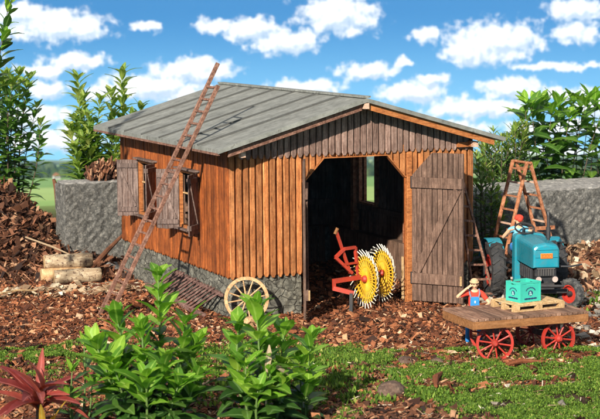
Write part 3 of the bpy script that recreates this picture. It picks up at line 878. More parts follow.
# windows
def window_frame(b, x, ya, yb, za, zb, sgn, th=.06, proud=.05):
    xc = x + sgn * (proud - .03)
    for (y0_, y1_, z0_, z1_) in ((ya - th, yb + th, zb, zb + th), (ya - th, yb + th, za - th, za), (ya - th, ya, za, zb), (yb, yb + th, za, zb)):
        b.box((xc, (y0_ + y1_) / 2, (z0_ + z1_) / 2), (.10, y1_ - y0_, z1_ - z0_))
for (ya, yb, lab) in ((WA[0], WA[1], 'farther'), (WB[0], WB[1], 'nearer')):
    b = MB(); window_frame(b, 0, ya, yb, WZ[0], WZ[1], -1)
    win = part('window', b, M['orange'], barn)
    b = MB(); b.box((0.02, (ya + yb) / 2, (WZ[0] + WZ[1]) / 2), (.04, .035, WZ[1] - WZ[0])); b.box((0.022, (ya + yb) / 2, 1.45), (.036, yb - ya, .03))
    child_of(win, b, 'glazing_bar', M['pale'])
    b = MB(); b.box((-.09, (ya + yb) / 2, WZ[1] + .09), (.16, yb - ya + .22, .035)); child_of(win, b, 'drip_board', M['shutter'])
    b = MB(); b.box((-.09, (ya + yb) / 2, WZ[0] - .075), (.17, yb - ya + .14, .035)); child_of(win, b, 'sill', M['shutter'])
    for (hy, d, zz0, zz1, mt, lb) in ((yb + .02, (-.83, .56), WZ[0] - .12, WZ[1] + .05, M['shutter'], 'shutter swung open, its sunlit face outward'),
                                 (ya - .02, (-.69, -.72), WZ[0] - .10, WZ[1] + .05, M['shutter'], 'shutter swung open, its face in shadow')):
        dv = Vector((d[0], d[1], 0)).normalized(); nrm = Vector((dv.y, -dv.x, 0))
        if nrm.dot(Vector((-.41, -.91, 0))) < 0: nrm = -nrm
        o = Vector((-.07, hy, 0)); b = MB(); n = 4; wd = .50
        for k in range(n):
            a, c = wd * k / n + .004, wd * (k + 1) / n - .004
            b.prism([(a, zz0 + random.uniform(0, .03)), (c, zz0 + random.uniform(0, .03)), (c, zz1), (a, zz1)], o, dv, (0, 0, 1), nrm, .03)
        sh = child_of(win, b, 'shutter', mt, bevel=.004); sh['label'] = lb
        for sgn in (1, -1):
            base_o = o if sgn > 0 else o - nrm * .0
            f = .045 if sgn > 0 else -.016
            bb = MB()
            for z in (zz0 + .17, zz1 - .13): bb.bar(o + nrm * f + dv * .02 + Vector((0, 0, z)), o + nrm * f + dv * (wd - .02) + Vector((0, 0, z)), .03, .10)
            bb.bar(o + nrm * (f - .003 * sgn) + dv * .07 + Vector((0, 0, zz0 + .24)), o + nrm * (f - .003 * sgn) + dv * (wd - .07) + Vector((0, 0, zz1 - .2)), .024, .06)
            child_of(win, bb, 'shutter_brace', mt)
b = MB(); window_frame(b, W, RWIN[0], RWIN[1], RWIN[2], RWIN[3], 1)
win = part('window', b, M['stepladder'], barn)
b = MB(); window_frame(b, W - .105, RWIN[0], RWIN[1], RWIN[2], RWIN[3], 1, th=.09)
child_of(win, b, 'frame', M['stepladder'])

# door leaves
def leaf(hinge, d, wd, z0, z1, chz, chx, lab):
    dv = Vector((d[0], d[1], 0)).normalized(); nrm = Vector((dv.y, -dv.x, 0))
    if nrm.dot(Vector((-.41, -.91, 0))) < 0: nrm = -nrm
    o = Vector(hinge); n = 10; b = MB()
    def top(a): return z1 if a >= chx else chz + (z1 - chz) * a / chx
    for k in range(n):
        a, c = wd * k / n + .006, wd * (k + 1) / n - .006
        b.prism([(a, z0), (c, z0), (c, top(c)), (a, top(a))], o, dv, (0, 0, 1), nrm, .05 * random.uniform(.9, 1.1))
    lf = part('door_leaf', b, M['door'], barn, bevel=.006); lf['label'] = lab
    b = MB()
    up = (0, 0, 1); q = .075
    def P(a, z): return o + dv * a + nrm * q + Vector((0, 0, z))
    b.bar(P(.02, z1 - .62), P(wd - .02, z1 - .62), .05, .22); b.bar(P(.02, z0 + .48), P(wd - .02, z0 + .48), .05, .22)
    q = .072; b.bar(P(.12, z0 + .60), P(wd - .12, z1 - .75), .045, .17)
    child_of(lf, b, 'brace', M['door'], bevel=.006)
    b = MB(); b.box(P(wd - .03, z0 + .48) + nrm * .04, (.03, .03, .2)); child_of(lf, b, 'latch', M['pale'])
    for z in (z1 - .62, z0 + .48):
        b = MB(); b.cyl(o + nrm * .03 + Vector((0, 0, z - .12)), o + nrm * .03 + Vector((0, 0, z + .12)), .035)
        child_of(lf, b, 'hinge', M['black'])
leaf((OX1 + .12, -.10, 0), (.62, -.785), 1.16, -.76, 2.34, 1.86, .45, 'weathered brown door leaf swung wide open')
leaf((OX0 - .01, -.09, 0), (-.42, -.90), 1.27, -.76, 2.34, 1.88, .30, 'door leaf swung out, seen edge on')

# ------------------------------------------------------------------ ladders
def ladder(name, label, L0, R0, L1, R1, n, w=.05, d=.07, mt='ladder', r=.022, group=None, cat='ladder', t0=.06, step=None):
    L0, R0, L1, R1 = map(Vector, (L0, R0, L1, R1))
    th = thing(name, label, cat, (L0 + R0) / 2, 0, group)
    side = (R0 - L0).normalized(); ax = (L1 - L0).normalized(); up = side.cross(ax)
    for a, c in ((L0, L1), (R0, R1)):
        b = MB(); b.bar(a, c, w, d, up=up); part('rail', b, M[mt], th, bevel=.006)
    ln = (L1 - L0).length; shorter = min((L1 - L0).length, (R1 - R0).length)
    for k in range(n):
        f = (t0 + (shorter / ln - t0 - .01) * k / (n - 1))
        a = L0.lerp(L1, f); c = R0.lerp(R1, min(1, f * ln / (R1 - R0).length))
        b = MB(); b.bar(a + Vector((0, 0, 0)), c, r * 2, r * 2, up=up); part('rung', b, M[mt], th)
    return th
ladder('ladder', 'long brown wooden ladder leaning on the barn eaves, one rail longer than the other', (-2.27, 1.64, -.93), (-2.27, 1.06, -.93),
       (.29, 1.26, 4.22), (.075, .72, 3.79), 19, w=.055, d=.08)
ladder('ladder', 'short tapered ladder standing between the open door leaf and the barn corner', (5.33, -.48, -.85), (5.80, -.50, -.85), (5.06, -.12, 1.83), (5.18, -.12, 1.86), 9, w=.045, d=.05)
# folding step ladder
sl_ = thing('step_ladder', 'tall red-brown double step ladder standing behind the tractor by the grey wall', 'ladder', (7.5, 1.5, -.85))
ap = (7.5, 1.9)
for sgn, fx in ((-1, 6.72), (1, 8.42)):
    for y in (1.55, .95):
        b = MB(); b.bar((fx, y, -.88), (ap[0] + sgn * .04, y, ap[1]), .06, .075, up=(0, 1, 0)); part('rail', b, M['stepladder'], sl_, bevel=.008)
    for k in range(9):
        f = .08 + .86 * k / 8
        x = fx + (ap[0] + sgn * .04 - fx) * f; z = -.88 + (ap[1] + .88) * f
        b = MB(); b.bar((x, 1.58, z), (x, .92, z), .05, .035); part('rung', b, M['tip'] if k % 3 == 1 else M['stepladder'], sl_)
b = MB(); b.bar((6.92, .89, .42), (8.14, .89, .42), .05, .08); part('spreader', b, M['stepladder'], sl_)
b = MB(); b.cyl((7.5, .88, 1.88), (7.5, 1.62, 1.88), .03); part('hinge', b, M['stepladder'], sl_)

# ------------------------------------------------------------------ wooden wagon wheel leaning on the corner
def wheel_parts(c, axis, r, rimw, rimt, nsp, hubr, hubl, mt, build, spr=.016, hubmt=None):
    c = Vector(c); ax = Vector(axis).normalized()
    a = ax.cross(Vector((0, 0, 1))); a.normalize(); bb = ax.cross(a)
    b = MB(); b.ring(c, ax, r - rimt, r, rimw, 40); build('rim', b, mt)
    for k in range(nsp):
        an = 2 * PI * (k + .3) / nsp; d = a * math.cos(an) + bb * math.sin(an)
        b = MB(); b.tube([c + d * hubr * .7, c + d * r * .5, c + d * (r - rimt * .5)], [spr * 1.15, spr, spr * .8], 6); build('spoke', b, mt)
    b = MB(); b.tube([c - ax * hubl / 2, c - ax * hubl * .2, c + ax * hubl * .2, c + ax * hubl / 2], [hubr * .7, hubr, hubr, hubr * .7], 14)
    build('hub', b, hubmt or mt)
ww = thing('wooden_wheel', 'pale wooden spoked cart wheel leaning on the stone footing at the barn corner', 'wheel', (.15, -.42, -.85))
wheel_parts((.165, -.42, -.40), (-.30, -.95, .16), .445, .07, .065, 12, .055, .15, M['wheelwood'], lambda n, b, mt: part(n, b, mt, ww))
tb = thing('wooden_block', 'small pale wooden block standing under the leaning cart wheel', 'block', (-.02, -1.0, -.85))
b = MB(); b.box((-.02, -1.0, -.77), (.24, .18, .22), Matrix.Rotation(.3, 3, 'Z')); b.tube([(-.22, -1.12, -.83), (-.05, -1.1, -.70), (.2, -1.05, -.80)], [.03, .04, .03], 6); part('block', b, M['wheelwood'], tb, bevel=.01)

# wooden rack leaning on the side footing
rk = thing('wooden_rack', 'dark wooden slatted rack leaning on the stone footing under the windows', 'rack', (-.25, 2.2, -.85))
b = MB(); b.bar((-.34, 4.12, -.72), (-.44, .35, -.82), .09, .10); part('rail', b, M['rack'], rk, bevel=.01)
b = MB(); b.bar((-.07, 3.05, -.30), (-.10, .22, -.40), .07, .07); part('rail', b, M['rack'], rk, bevel=.01)
for k in range(16):
    f = k / 15
    a = Vector((-.35, 3.75, -.68)).lerp(Vector((-.44, .95, -.78)), f); c = Vector((-.07, 3.0, -.25)).lerp(Vector((-.10, .30, -.35)), f)
    b = MB(); b.bar(a, c + Vector((0, 0, random.uniform(0, .04))), .05, .035); part('slat', b, M['rack'], rk)

# ------------------------------------------------------------------ rotary hay rake in the doorway
HRX = -.09
hr = thing('hay_rake', 'red hay rake with two yellow spiked wheels standing in the barn doorway', 'hay rake', (2.9, -.1, -.85))
for ci, (cx_, cy_, cz_) in enumerate(((2.97, -.28, -.21), (3.53, .06, -.17))):
    ax = Vector((-.998, -.06, 0)); c0 = Vector((cx_, cy_, cz_)); a = Vector((0, 0, 1)); q = ax.cross(a)
    b = MB(); b.ring(c0, ax, .235, .265, .02, 36); b.ring(c0, ax, .385, .41, .02, 36); b.ring(c0, ax, .04, .09, .03, 24)
    for k in range(32):
        an = 2 * PI * k / 32; d = a * math.cos(an) + q * math.sin(an); d2 = a * math.cos(an + .1) + q * math.sin(an + .1)
        b.tube([c0 + d * .08, c0 + d2 * .40, c0 + (a * math.cos(an + .16) + q * math.sin(an + .16)) * .50 + ax * .02], .014, 5)
    wh = part('rake_wheel', b, M['yellow'], hr); 
    b = MB()
    for k in range(32):
        an = 2 * PI * k / 32 + .1 + random.uniform(-.03, .03); jj = random.uniform(.15, .30); d = a * math.cos(an) + q * math.sin(an); d2 = a * math.cos(an + .09) + q * math.sin(an + .09); d3 = a * math.cos(an + jj) + q * math.sin(an + jj)
        b.tube([c0 + d * .47 + ax * .015, c0 + d2 * .52 + ax * .02, c0 + d3 * .61 + ax * .05], [.011, .011, .008], 5)
    child_of(wh, b, 'tines', M['white'])
    b = MB(); b.tube([c0 - ax * .08, c0 + ax * .05, c0 + ax * .09], [.075, .075, .05], 12); child_of(wh, b, 'hub', M['redorange'])
fr = [((2.36, -.15, .80), (2.72, -.05, -.10), .05), ((2.55, -.12, .42), (2.86, .0, .42), .06), ((2.55, -.12, .42), (2.34, -.15, .26), .06), ((2.34, -.15, .26), (2.74, -.1, -.10), .06),
      ((2.86, .0, .42), (2.95, .05, -.16), .06), ((2.5, -.15, .1), (2.92, .0, .1), .04)]
b = MB()
for p0, p1, w_ in fr: b.bar(p0, p1, w_, w_)
part('frame', b, M['redorange'], hr)
b = MB(); b.bar((2.26, -.2, -.22), (2.98, -.05, -.20), .07, .09); b.bar((2.26, -.2, -.36), (2.62, -.42, -.46), .06, .09); b.bar((2.28, -.2, -.18), (2.28, -.2, -.40), .06, .06); part('drawbar', b, M['redorange'], hr)
b = MB(); b.bar((2.58, -.40, -.46), (2.56, -.42, -.9), .07, .07); part('stand', b, M['black'], hr)
b = MB(); b.bar((2.95, -.2, -.21), (3.6, .1, -.17), .04, .04); part('axle', b, M['iron'], hr)
b = MB(); b.bar((2.98, -.1, .25), (3.42, .12, .36), .025, .025); part('tie_rod', b, M['iron'], hr)
b = MB(); b.cyl((2.33, -.15, .74), (2.39, -.15, .86), .035); part('lever_grip', b, M['deckside'], hr)
hr.location.x += HRX

# ------------------------------------------------------------------ platform wagon
wg = thing('platform_wagon', 'low flatbed wagon with planked wooden deck and four red spoked wheels on the moss edge', 'wagon', (3.20, -5.62, -.87), R(-4.5))
LW, WWd, ZT = 2.26, 1.30, .80
n = 21
b = MB()
for k in range(n):
    x = -LW / 2 + LW * (k + .5) / n
    b.box((x, random.uniform(-.006, .006), ZT), (LW / n - .014, WWd, .045 + random.uniform(0, .008)))
part('deck', b, M['deck'], wg, world=False, bevel=.004)
for y in (-WWd / 2 + .035, WWd / 2 - .035):
    b = MB(); b.box((0, y, ZT - .095), (LW - .01, .06, .14)); part('side_beam', b, M['deckside'], wg, world=False, bevel=.005)
for x in (-LW / 2 + .035, LW / 2 - .035):
    b = MB(); b.box((x, 0, ZT - .095), (.06, WWd - .14, .14)); part('end_beam', b, M['deckside'], wg, world=False)
def place(fn_mt, parent, base_rot):
    pass
for ax_x, yaw in ((-.47, R(-18)), (.60, R(2))):
    rot = Matrix.Rotation(yaw, 3, 'Z')
    b = MB(); b.box(Vector((ax_x, 0, .55)), (.16, .80, .22), rot); b.box(Vector((ax_x, 0, .33)), (.08, .86, .08), rot); part('axle', b, M['rack'], wg, world=False)
    for sy in (-1, 1):
        c = Vector((ax_x, 0, .335)) + rot @ Vector((0, sy * .47, 0)); axv = rot @ Vector((0, -1, 0))
        b = MB(); b.ring(c, axv, .285, .33, .055, 40); rim = part('wheel', b, M['red'], wg, world=False)
        b = MB(); a_ = axv.cross(Vector((0, 0, 1))).normalized(); b_ = Vector((0, 0, 1))
        for k in range(10):
            an = 2 * PI * (k + .25) / 10; d = a_ * math.cos(an) + b_ * math.sin(an)
            b.tube([c + d * .04, c + d * .16, c + d * .29], [.019, .015, .018], 6)
        o = b.build('spokes', M['red']); o.parent = rim
        b = MB(); b.tube([c - axv * .09, c, c + axv * .06, c + axv * .10], [.05, .07, .06, .03], 12); o = b.build('hub', M['red']); o.parent = rim
b = MB(); b.bar((.62, .06, .42), (1.75, .62, .50), .07, .06); part('drawbar', b, M['pale'], wg, world=False)

# pallet
pl = thing('pallet', 'pale wooden pallet lying on the wagon deck under the green crate', 'pallet', (3.53, -5.50, -.045), R(3))
for k in range(7):
    b = MB(); b.box((-.53 + .153 * k + .07, 0, .125), (.125, .76, .022)); part('deck_board', b, M['pale'], pl, world=False, bevel=.003)
for y in (-.335, 0, .335):
    b = MB(); b.box((0, y, .102), (1.08, .09, .022)); b.box((0, y, .012), (1.08, .09, .022)); part('runner', b, M['pale'], pl, world=False)
    for x in (-.48, 0, .48):
        b = MB(); b.box((x, y, .057), (.12, .09, .066)); part('spacer_block', b, M['pale'], pl, world=False)

# green bottle crate with round emblems
cr = thing('bottle_crate', 'bright green plastic bottle crate with a dark round emblem on the pallet', 'crate', (3.41, -5.55, .093), R(9))
cw, cd, ch, tw = .50, .42, .38, .022
b = MB()
def crate_wall(b, o, ex, ez, w_, h, depth):
    hx0, hx1, hz0, hz1 = w_ * .30, w_ * .70, h * .85, h * .91     # hand hole
    for (a, c, z0, z1) in ((0, w_, 0, hz0), (0, w_, hz1, h), (0, hx0, hz0, hz1), (hx1, w_, hz0, hz1)):
        b.prism([(a, z0), (c, z0), (c, z1), (a, z1)], o, ex, (0, 0, 1), ez, depth)
crate_wall(b, (-cw / 2, -cd / 2 + tw, 0), (1, 0, 0), (0, -1, 0), cw, ch, tw)
crate_wall(b, (-cw / 2, cd / 2, 0), (1, 0, 0), (0, -1, 0), cw, ch, tw)
crate_wall(b, (-cw / 2, cd / 2 - tw, 0), (0, -1, 0), (1, 0, 0), cd - 2 * tw, ch, tw)
crate_wall(b, (cw / 2 - tw, cd / 2 - tw, 0), (0, -1, 0), (1, 0, 0), cd - 2 * tw, ch, tw)
b.box((0, 0, .012), (cw - .05, cd - .05, .02))
part('shell', b, M['crate'], cr, world=False)
b = MB()
for sx in (-1, 1):
    for sy in (-1, 1): b.box((sx * (cw / 2 - .012), sy * (cd / 2 - .012), ch / 2), (.036, .036, ch + .006))
for sy in (-1, 1): b.box((0, sy * (cd / 2 - .008), ch - .012), (cw - .05, .030, .03)); b.box((0, sy * (cd / 2 - .008), .014), (cw - .05, .030, .028))
for sx in (-1, 1): b.box((sx * (cw / 2 - .008), 0, ch - .012), (.030, cd - .05, .03)); b.box((sx * (cw / 2 - .008), 0, .014), (.030, cd - .05, .028))
part('rim', b, M['crate'], cr, world=False)
b = MB()
for k in (-1, 0, 1): b.box((k * cw / 4, 0, .14), (.01, cd - .05, .25))
b.box((0, 0, .14), (cw - .05, .01, .25)); part('divider', b, M['crate'], cr, world=False)
def emblem(o, ex, ez, s_):
    o, ex, ez = Vector(o), Vector(ex), Vector(ez); up = Vector((0, 0, 1))
    b = MB(); b.cyl(o, o + ez * .004, .052 * s_, seg=24); e = part('emblem', b, M['navy'], cr, world=False)
    b = MB()
    p = lambda x, z: o + ex * x * s_ + up * z * s_
    b.bar(p(-.018, -.028) + ez * .006, p(-.018, .03) + ez * .006, .006, .010 * s_, up=ex); b.bar(p(.018, -.028) + ez * .006, p(.0, .03) + ez * .006, .006, .010 * s_, up=ex); b.bar(p(-.03, -.03) + ez * .006, p(.03, -.03) + ez * .006, .006, .010 * s_, up=up)
    x = b.build('emblem_figure', M['mint']); x.parent = e
    b = MB()
    for k in range(15):       # arch of lettering above the disc
        an = PI * (0.12 + .76 * k / 14); b.bar(o + ez * .003 + ex * math.cos(an) * .105 * s_ + up * (math.sin(an) * .072 + .022) * s_, o + ez * .003 + ex * math.cos(an) * .122 * s_ + up * (math.sin(an) * (.088 + .006 * (k % 2)) + .022) * s_, .011 * s_, .004, up=ez)
    for k in range(13):
        b.box(o + ez * .002 + ex * (-.135 + .0225 * k) * s_ + up * (-.098) * s_, (.013 * s_, .013 * s_, (.022 + .010 * ((k * 7) % 3) / 2) * s_))
    part('lettering', b, M['navy'], cr, world=False)
emblem((0, -cd / 2 - .001, .165), (1, 0, 0), (0, -1, 0), 1.05)
emblem((-cw / 2 - .001, 0, .165), (0, -1, 0), (-1, 0, 0), .95)
bo = thing('bottle', 'brown bottle with pale cap standing in the rear corner of the green crate', 'bottle', (3.24, -5.43, .115))
b = MB(); b.tube([(0, 0, 0), (0, 0, .20), (0, 0, .26), (0, 0, .34), (0, 0, .40)], [.042, .042, .02, .016, .016], 12); part('glass', b, M['glass'], bo, world=False, smooth=True)
b = MB(); b.cyl((0, 0, .402), (0, 0, .44), .024); part('cap', b, M['cap'], bo, world=False)
cr.scale = (.93, .93, .93); bo.scale = (.93, .93, .9)

# ------------------------------------------------------------------ tractor
tr = thing('tractor', 'old turquoise tractor with red-rimmed tyres facing the camera beside the barn', 'tractor', (6.58, -.40, -.86), R(-17.5))
def tp(n_, b, mt, **k): return part(n_, b, mt, tr, world=False, **k)
# hood: cross-section lofted along y
def loft(b, secs, cap=True):
    n = len(secs[0]); vs = [q for s_ in secs for q in s_]; fs = []
    for i in range(len(secs) - 1):
        for k in range(n): k2 = (k + 1) % n; fs.append((i * n + k, i * n + k2, (i + 1) * n + k2, (i + 1) * n + k))
    if cap: fs.append(tuple(range(n))[::-1]); fs.append(tuple(range((len(secs) - 1) * n, len(secs) * n)))
    b.add(vs, fs)
def hoodsec(y, w_, z0, z1, rr_=.10, crown=.03):
    p_ = [(-w_, z0)]
    for k in range(5): an = PI - PI / 2 * k / 4; p_.append((-w_ + rr_ + rr_ * math.cos(an), z1 - rr_ + rr_ * math.sin(an)))
    p_.append((0, z1 + crown))
    for k in range(5): an = PI / 2 - PI / 2 * k / 4; p_.append((w_ - rr_ + rr_ * math.cos(an), z1 - rr_ + rr_ * math.sin(an)))
    p_.append((w_, z0)); return [(x, y, z) for x, z in p_]
b = MB(); loft(b, [hoodsec(-1.84, .235, .93, 1.33), hoodsec(-1.82, .265, .91, 1.36), hoodsec(-1.74, .275, .90, 1.385), hoodsec(-1.1, .285, .90, 1.40), hoodsec(-.5, .29, .90, 1.41)]); hood = tp('hood', b, M['blue'], bevel=.01)
b = MB(); loft(b, [hoodsec(-.50, .33, .35, 1.43), hoodsec(-.30, .34, .35, 1.44), hoodsec(-.24, .32, .35, 1.40)]); tp('cowl', b, M['blue'], bevel=.01)
b = MB(); b.box((0, -1.848, 1.13), (.46, .02, .012)); b.box((0, -1.848, 1.285), (.46, .02, .012)); o = b.build('trim_line', M['blue']); o.parent = hood
b = MB(); b.box((.0, -1.853, 1.155), (.25, .02, .105)); bd = b.build('name_plate', M['badge'], None, bevel=.006); bd.parent = hood
b = MB()      # unreadable red lettering
for r_, zc in ((0, 1.178), (1, 1.135)):
    for k in range(7):
        x = -.095 + .0315 * k; b.box((x, -1.865, zc), (.008, .006, .026)); b.box((x + .009, -1.865, zc + (.009 if (k + r_) % 2 else -.009)), (.014, .006, .007))
o = b.build('plate_lettering', M['badgered']); o.parent = hood; o['kind'] = 'part'; del o['kind']
b = MB(); b.box((0, -1.0, .66), (.40, 1.45, .46)); b.box((0, -1.72, .80), (.44, .14, .16)); b.box((0, -.2, .62), (.42, .8, .42)); 
for k in range(6): b.cyl((-.24, -.75 - k * .16, .6), (-.24, -.75 - k * .16, .86), .05); b.cyl((.24, -.75 - k * .16, .6), (.24, -.75 - k * .16, .86), .05)
tp('engine', b, M['black'], bevel=.02)
b = MB()
for k in range(7): b.box((-.15 + k * .05, -1.80, .81), (.016, .03, .13))
b.box((0, -1.80, .89), (.38, .035, .02)); tp('grille', b, M['iron'])
for sx in (-1, 1):
    b = MB(); b.tube([(sx * .17, -1.72, .68), (sx * .17, -1.86, .68), (sx * .17, -1.88, .68)], [.04, .075, .07], 14); hl = tp('headlight', b, M['black'])
    b = MB(); b.cyl((sx * .17, -1.882, .68), (sx * .17, -1.888, .68), .06, seg=14); o = b.build('lens', M['cap']); o.parent = hl
b = MB(); b.box((0, -1.65, .40), (1.0, .09, .09)); b.box((0, -1.65, .50), (.20, .2, .14)); tp('front_axle', b, M['black'], bevel=.01)
b = MB(); b.tube([(-.34, -1.9, .56), (.35, -1.92, .54)], .03, 8); b.box((0, -1.88, .54), (.3, .05, .12)); tp('bumper', b, M['black'])
b = MB(); b.tube([(.1, -1.4, .84), (.34, -1.62, .90), (.55, -1.66, .90), (.80, -1.60, .93)], .02, 7); tp('steering_rod', b, M['black'])
b = MB(); b.tube([(.2, -1.2, 1.35), (.2, -1.2, 1.9), (.2, -1.17, 1.97)], [.035, .032, .032], 10); b.tube([(.2, -1.2, 1.44), (.2, -1.2, 1.66)], .05, 10); tp('exhaust_pipe', b, M['black'])
b = MB(); b.tube([(.36, -1.4, .9), (.36, -.7, .95), (.36, -.5, 1.2)], .03, 8); tp('side_pipe', b, M['black'])
def tyre(c, axis, r, w_, mt, lugs, lugd, rimr, steer_name='tyre'):
    c = Vector(c); ax = Vector(axis).normalized(); a = ax.cross(Vector((0, 0, 1))).normalized(); u = a.cross(ax)
    prof = [(rimr, -.42), (rimr + (r - rimr) * .45, -.52), (r * .94, -.46), (r, -.30), (r * 1.01, 0), (r, .30), (r * .94, .46), (rimr + (r - rimr) * .45, .52), (rimr, .42)]
    sg = 40; vs = []; fs = []; n = len(prof)
    for k in range(sg):
        an = 2 * PI * k / sg; d = a * math.cos(an) + u * math.sin(an)
        for pr, po in prof: vs.append(c + d * pr + ax * po * w_)
    for k in range(sg):
        k2 = (k + 1) % sg
        for j in range(n): j2 = (j + 1) % n; fs.append((k * n + j, k * n + j2, k2 * n + j2, k2 * n + j))
    b = MB(); b.add(vs, fs)
    for k in range(lugs):
        for sd in (-1, 1):
            an = 2 * PI * (k + (.5 if sd > 0 else 0)) / lugs; d = a * math.cos(an) + u * math.sin(an); an2 = an + .16
            d2 = a * math.cos(an2) + u * math.sin(an2)
            b.bar(c + d * (r + lugd * .2) + ax * sd * w_ * .03, c + d2 * (r * .965 + lugd * .2) + ax * sd * w_ * .50, .05 * r / .6, lugd * 2, up=(d.x, d.y, d.z))
    ty = tp('wheel', b, mt)
    b = MB(); b.ring(c, ax, rimr * .86, rimr + .01, w_ * .8, 32)
    vs = []; 
    for sd in (-1,):
        b.tube([c - ax * w_ * .12, c + ax * w_ * .02], [rimr * .9, rimr * .9], 28)
    o = b.build('rim', M['red'], None); o.parent = ty
    b = MB(); b.tube([c - ax * w_ * .5, c - ax * w_ * .1, c + ax * w_ * .1, c + ax * w_ * .5], [.05 * r / .4, rimr * .32, rimr * .32, .05 * r / .4], 12); o = b.build('hub', M['black'], None); o.parent = ty
    for k in range(5):
        pass
tyre((-.66, 0, .615), (-1, 0, 0), .59, .30, M['tyre'], 18, .025, .34)
tyre((.66, 0, .615), (1, 0, 0), .59, .30, M['tyre'], 18, .025, .34)
st = R(33)
for sx in (-1, 1):
    tyre((sx * .56, -1.65, .335), (-math.cos(st), -math.sin(st), 0), .315, .16, M['dusty'], 22, .008, .19)
for sx in (-1, 1):
    b = MB(); pts_ = []
    n = 9; vs = []; fs = []
    for k in range(n):
        an = R(20 + 120 * k / (n - 1)); 
        for xx in (.50, .80): vs += [(sx * xx, math.cos(an) * .70, .615 + math.sin(an) * .70), (sx * xx, math.cos(an) * .72, .615 + math.sin(an) * .72)]
    for k in range(n - 1):
        o0 = k * 4; o1 = o0 + 4
        fs += [(o0 + 1, o0 + 3, o1 + 3, o1 + 1), (o0, o1, o1 + 2, o0 + 2), (o0, o0 + 1, o1 + 1, o1), (o0 + 2, o1 + 2, o1 + 3, o0 + 3)]
    fs += [(0, 2, 3, 1), ((n - 1) * 4, (n - 1) * 4 + 1, (n - 1) * 4 + 3, (n - 1) * 4 + 2)]
    vs = [(x, y + .22, z - .06) for x, y, z in vs]
    b.add(vs, fs); tp('mudguard', b, M['blue'])
b = MB(); b.box((0, .02, .80), (.9, .5, .04)); tp('footplate', b, M['black'])
b = MB(); b.box((-.12, .16, .92), (.34, .30, .06)); b.box((-.12, .32, 1.02), (.34, .05, .20)); b.cyl((-.12, .16, .80), (-.12, .16, .9), .05); tp('seat', b, M['black'], bevel=.02)
b = MB(); b.tube([(-.1, -.30, 1.30), (-.1, -.40, 1.53)], .02, 8); cn = tp('steering_column', b, M['black'])
b = MB(); b.ring((-.1, -.41, 1.545), (0, -.42, .9), .19, .215, .03, 28)
for k in range(3): an = 2 * PI * k / 3; b.bar((-.1, -.41, 1.545), (-.1 + .2 * math.cos(an), -.41 + .2 * math.sin(an) * .9, 1.545 + .2 * math.sin(an) * .42), .02)
o = b.build('steering_wheel', M['black']); o.parent = cn

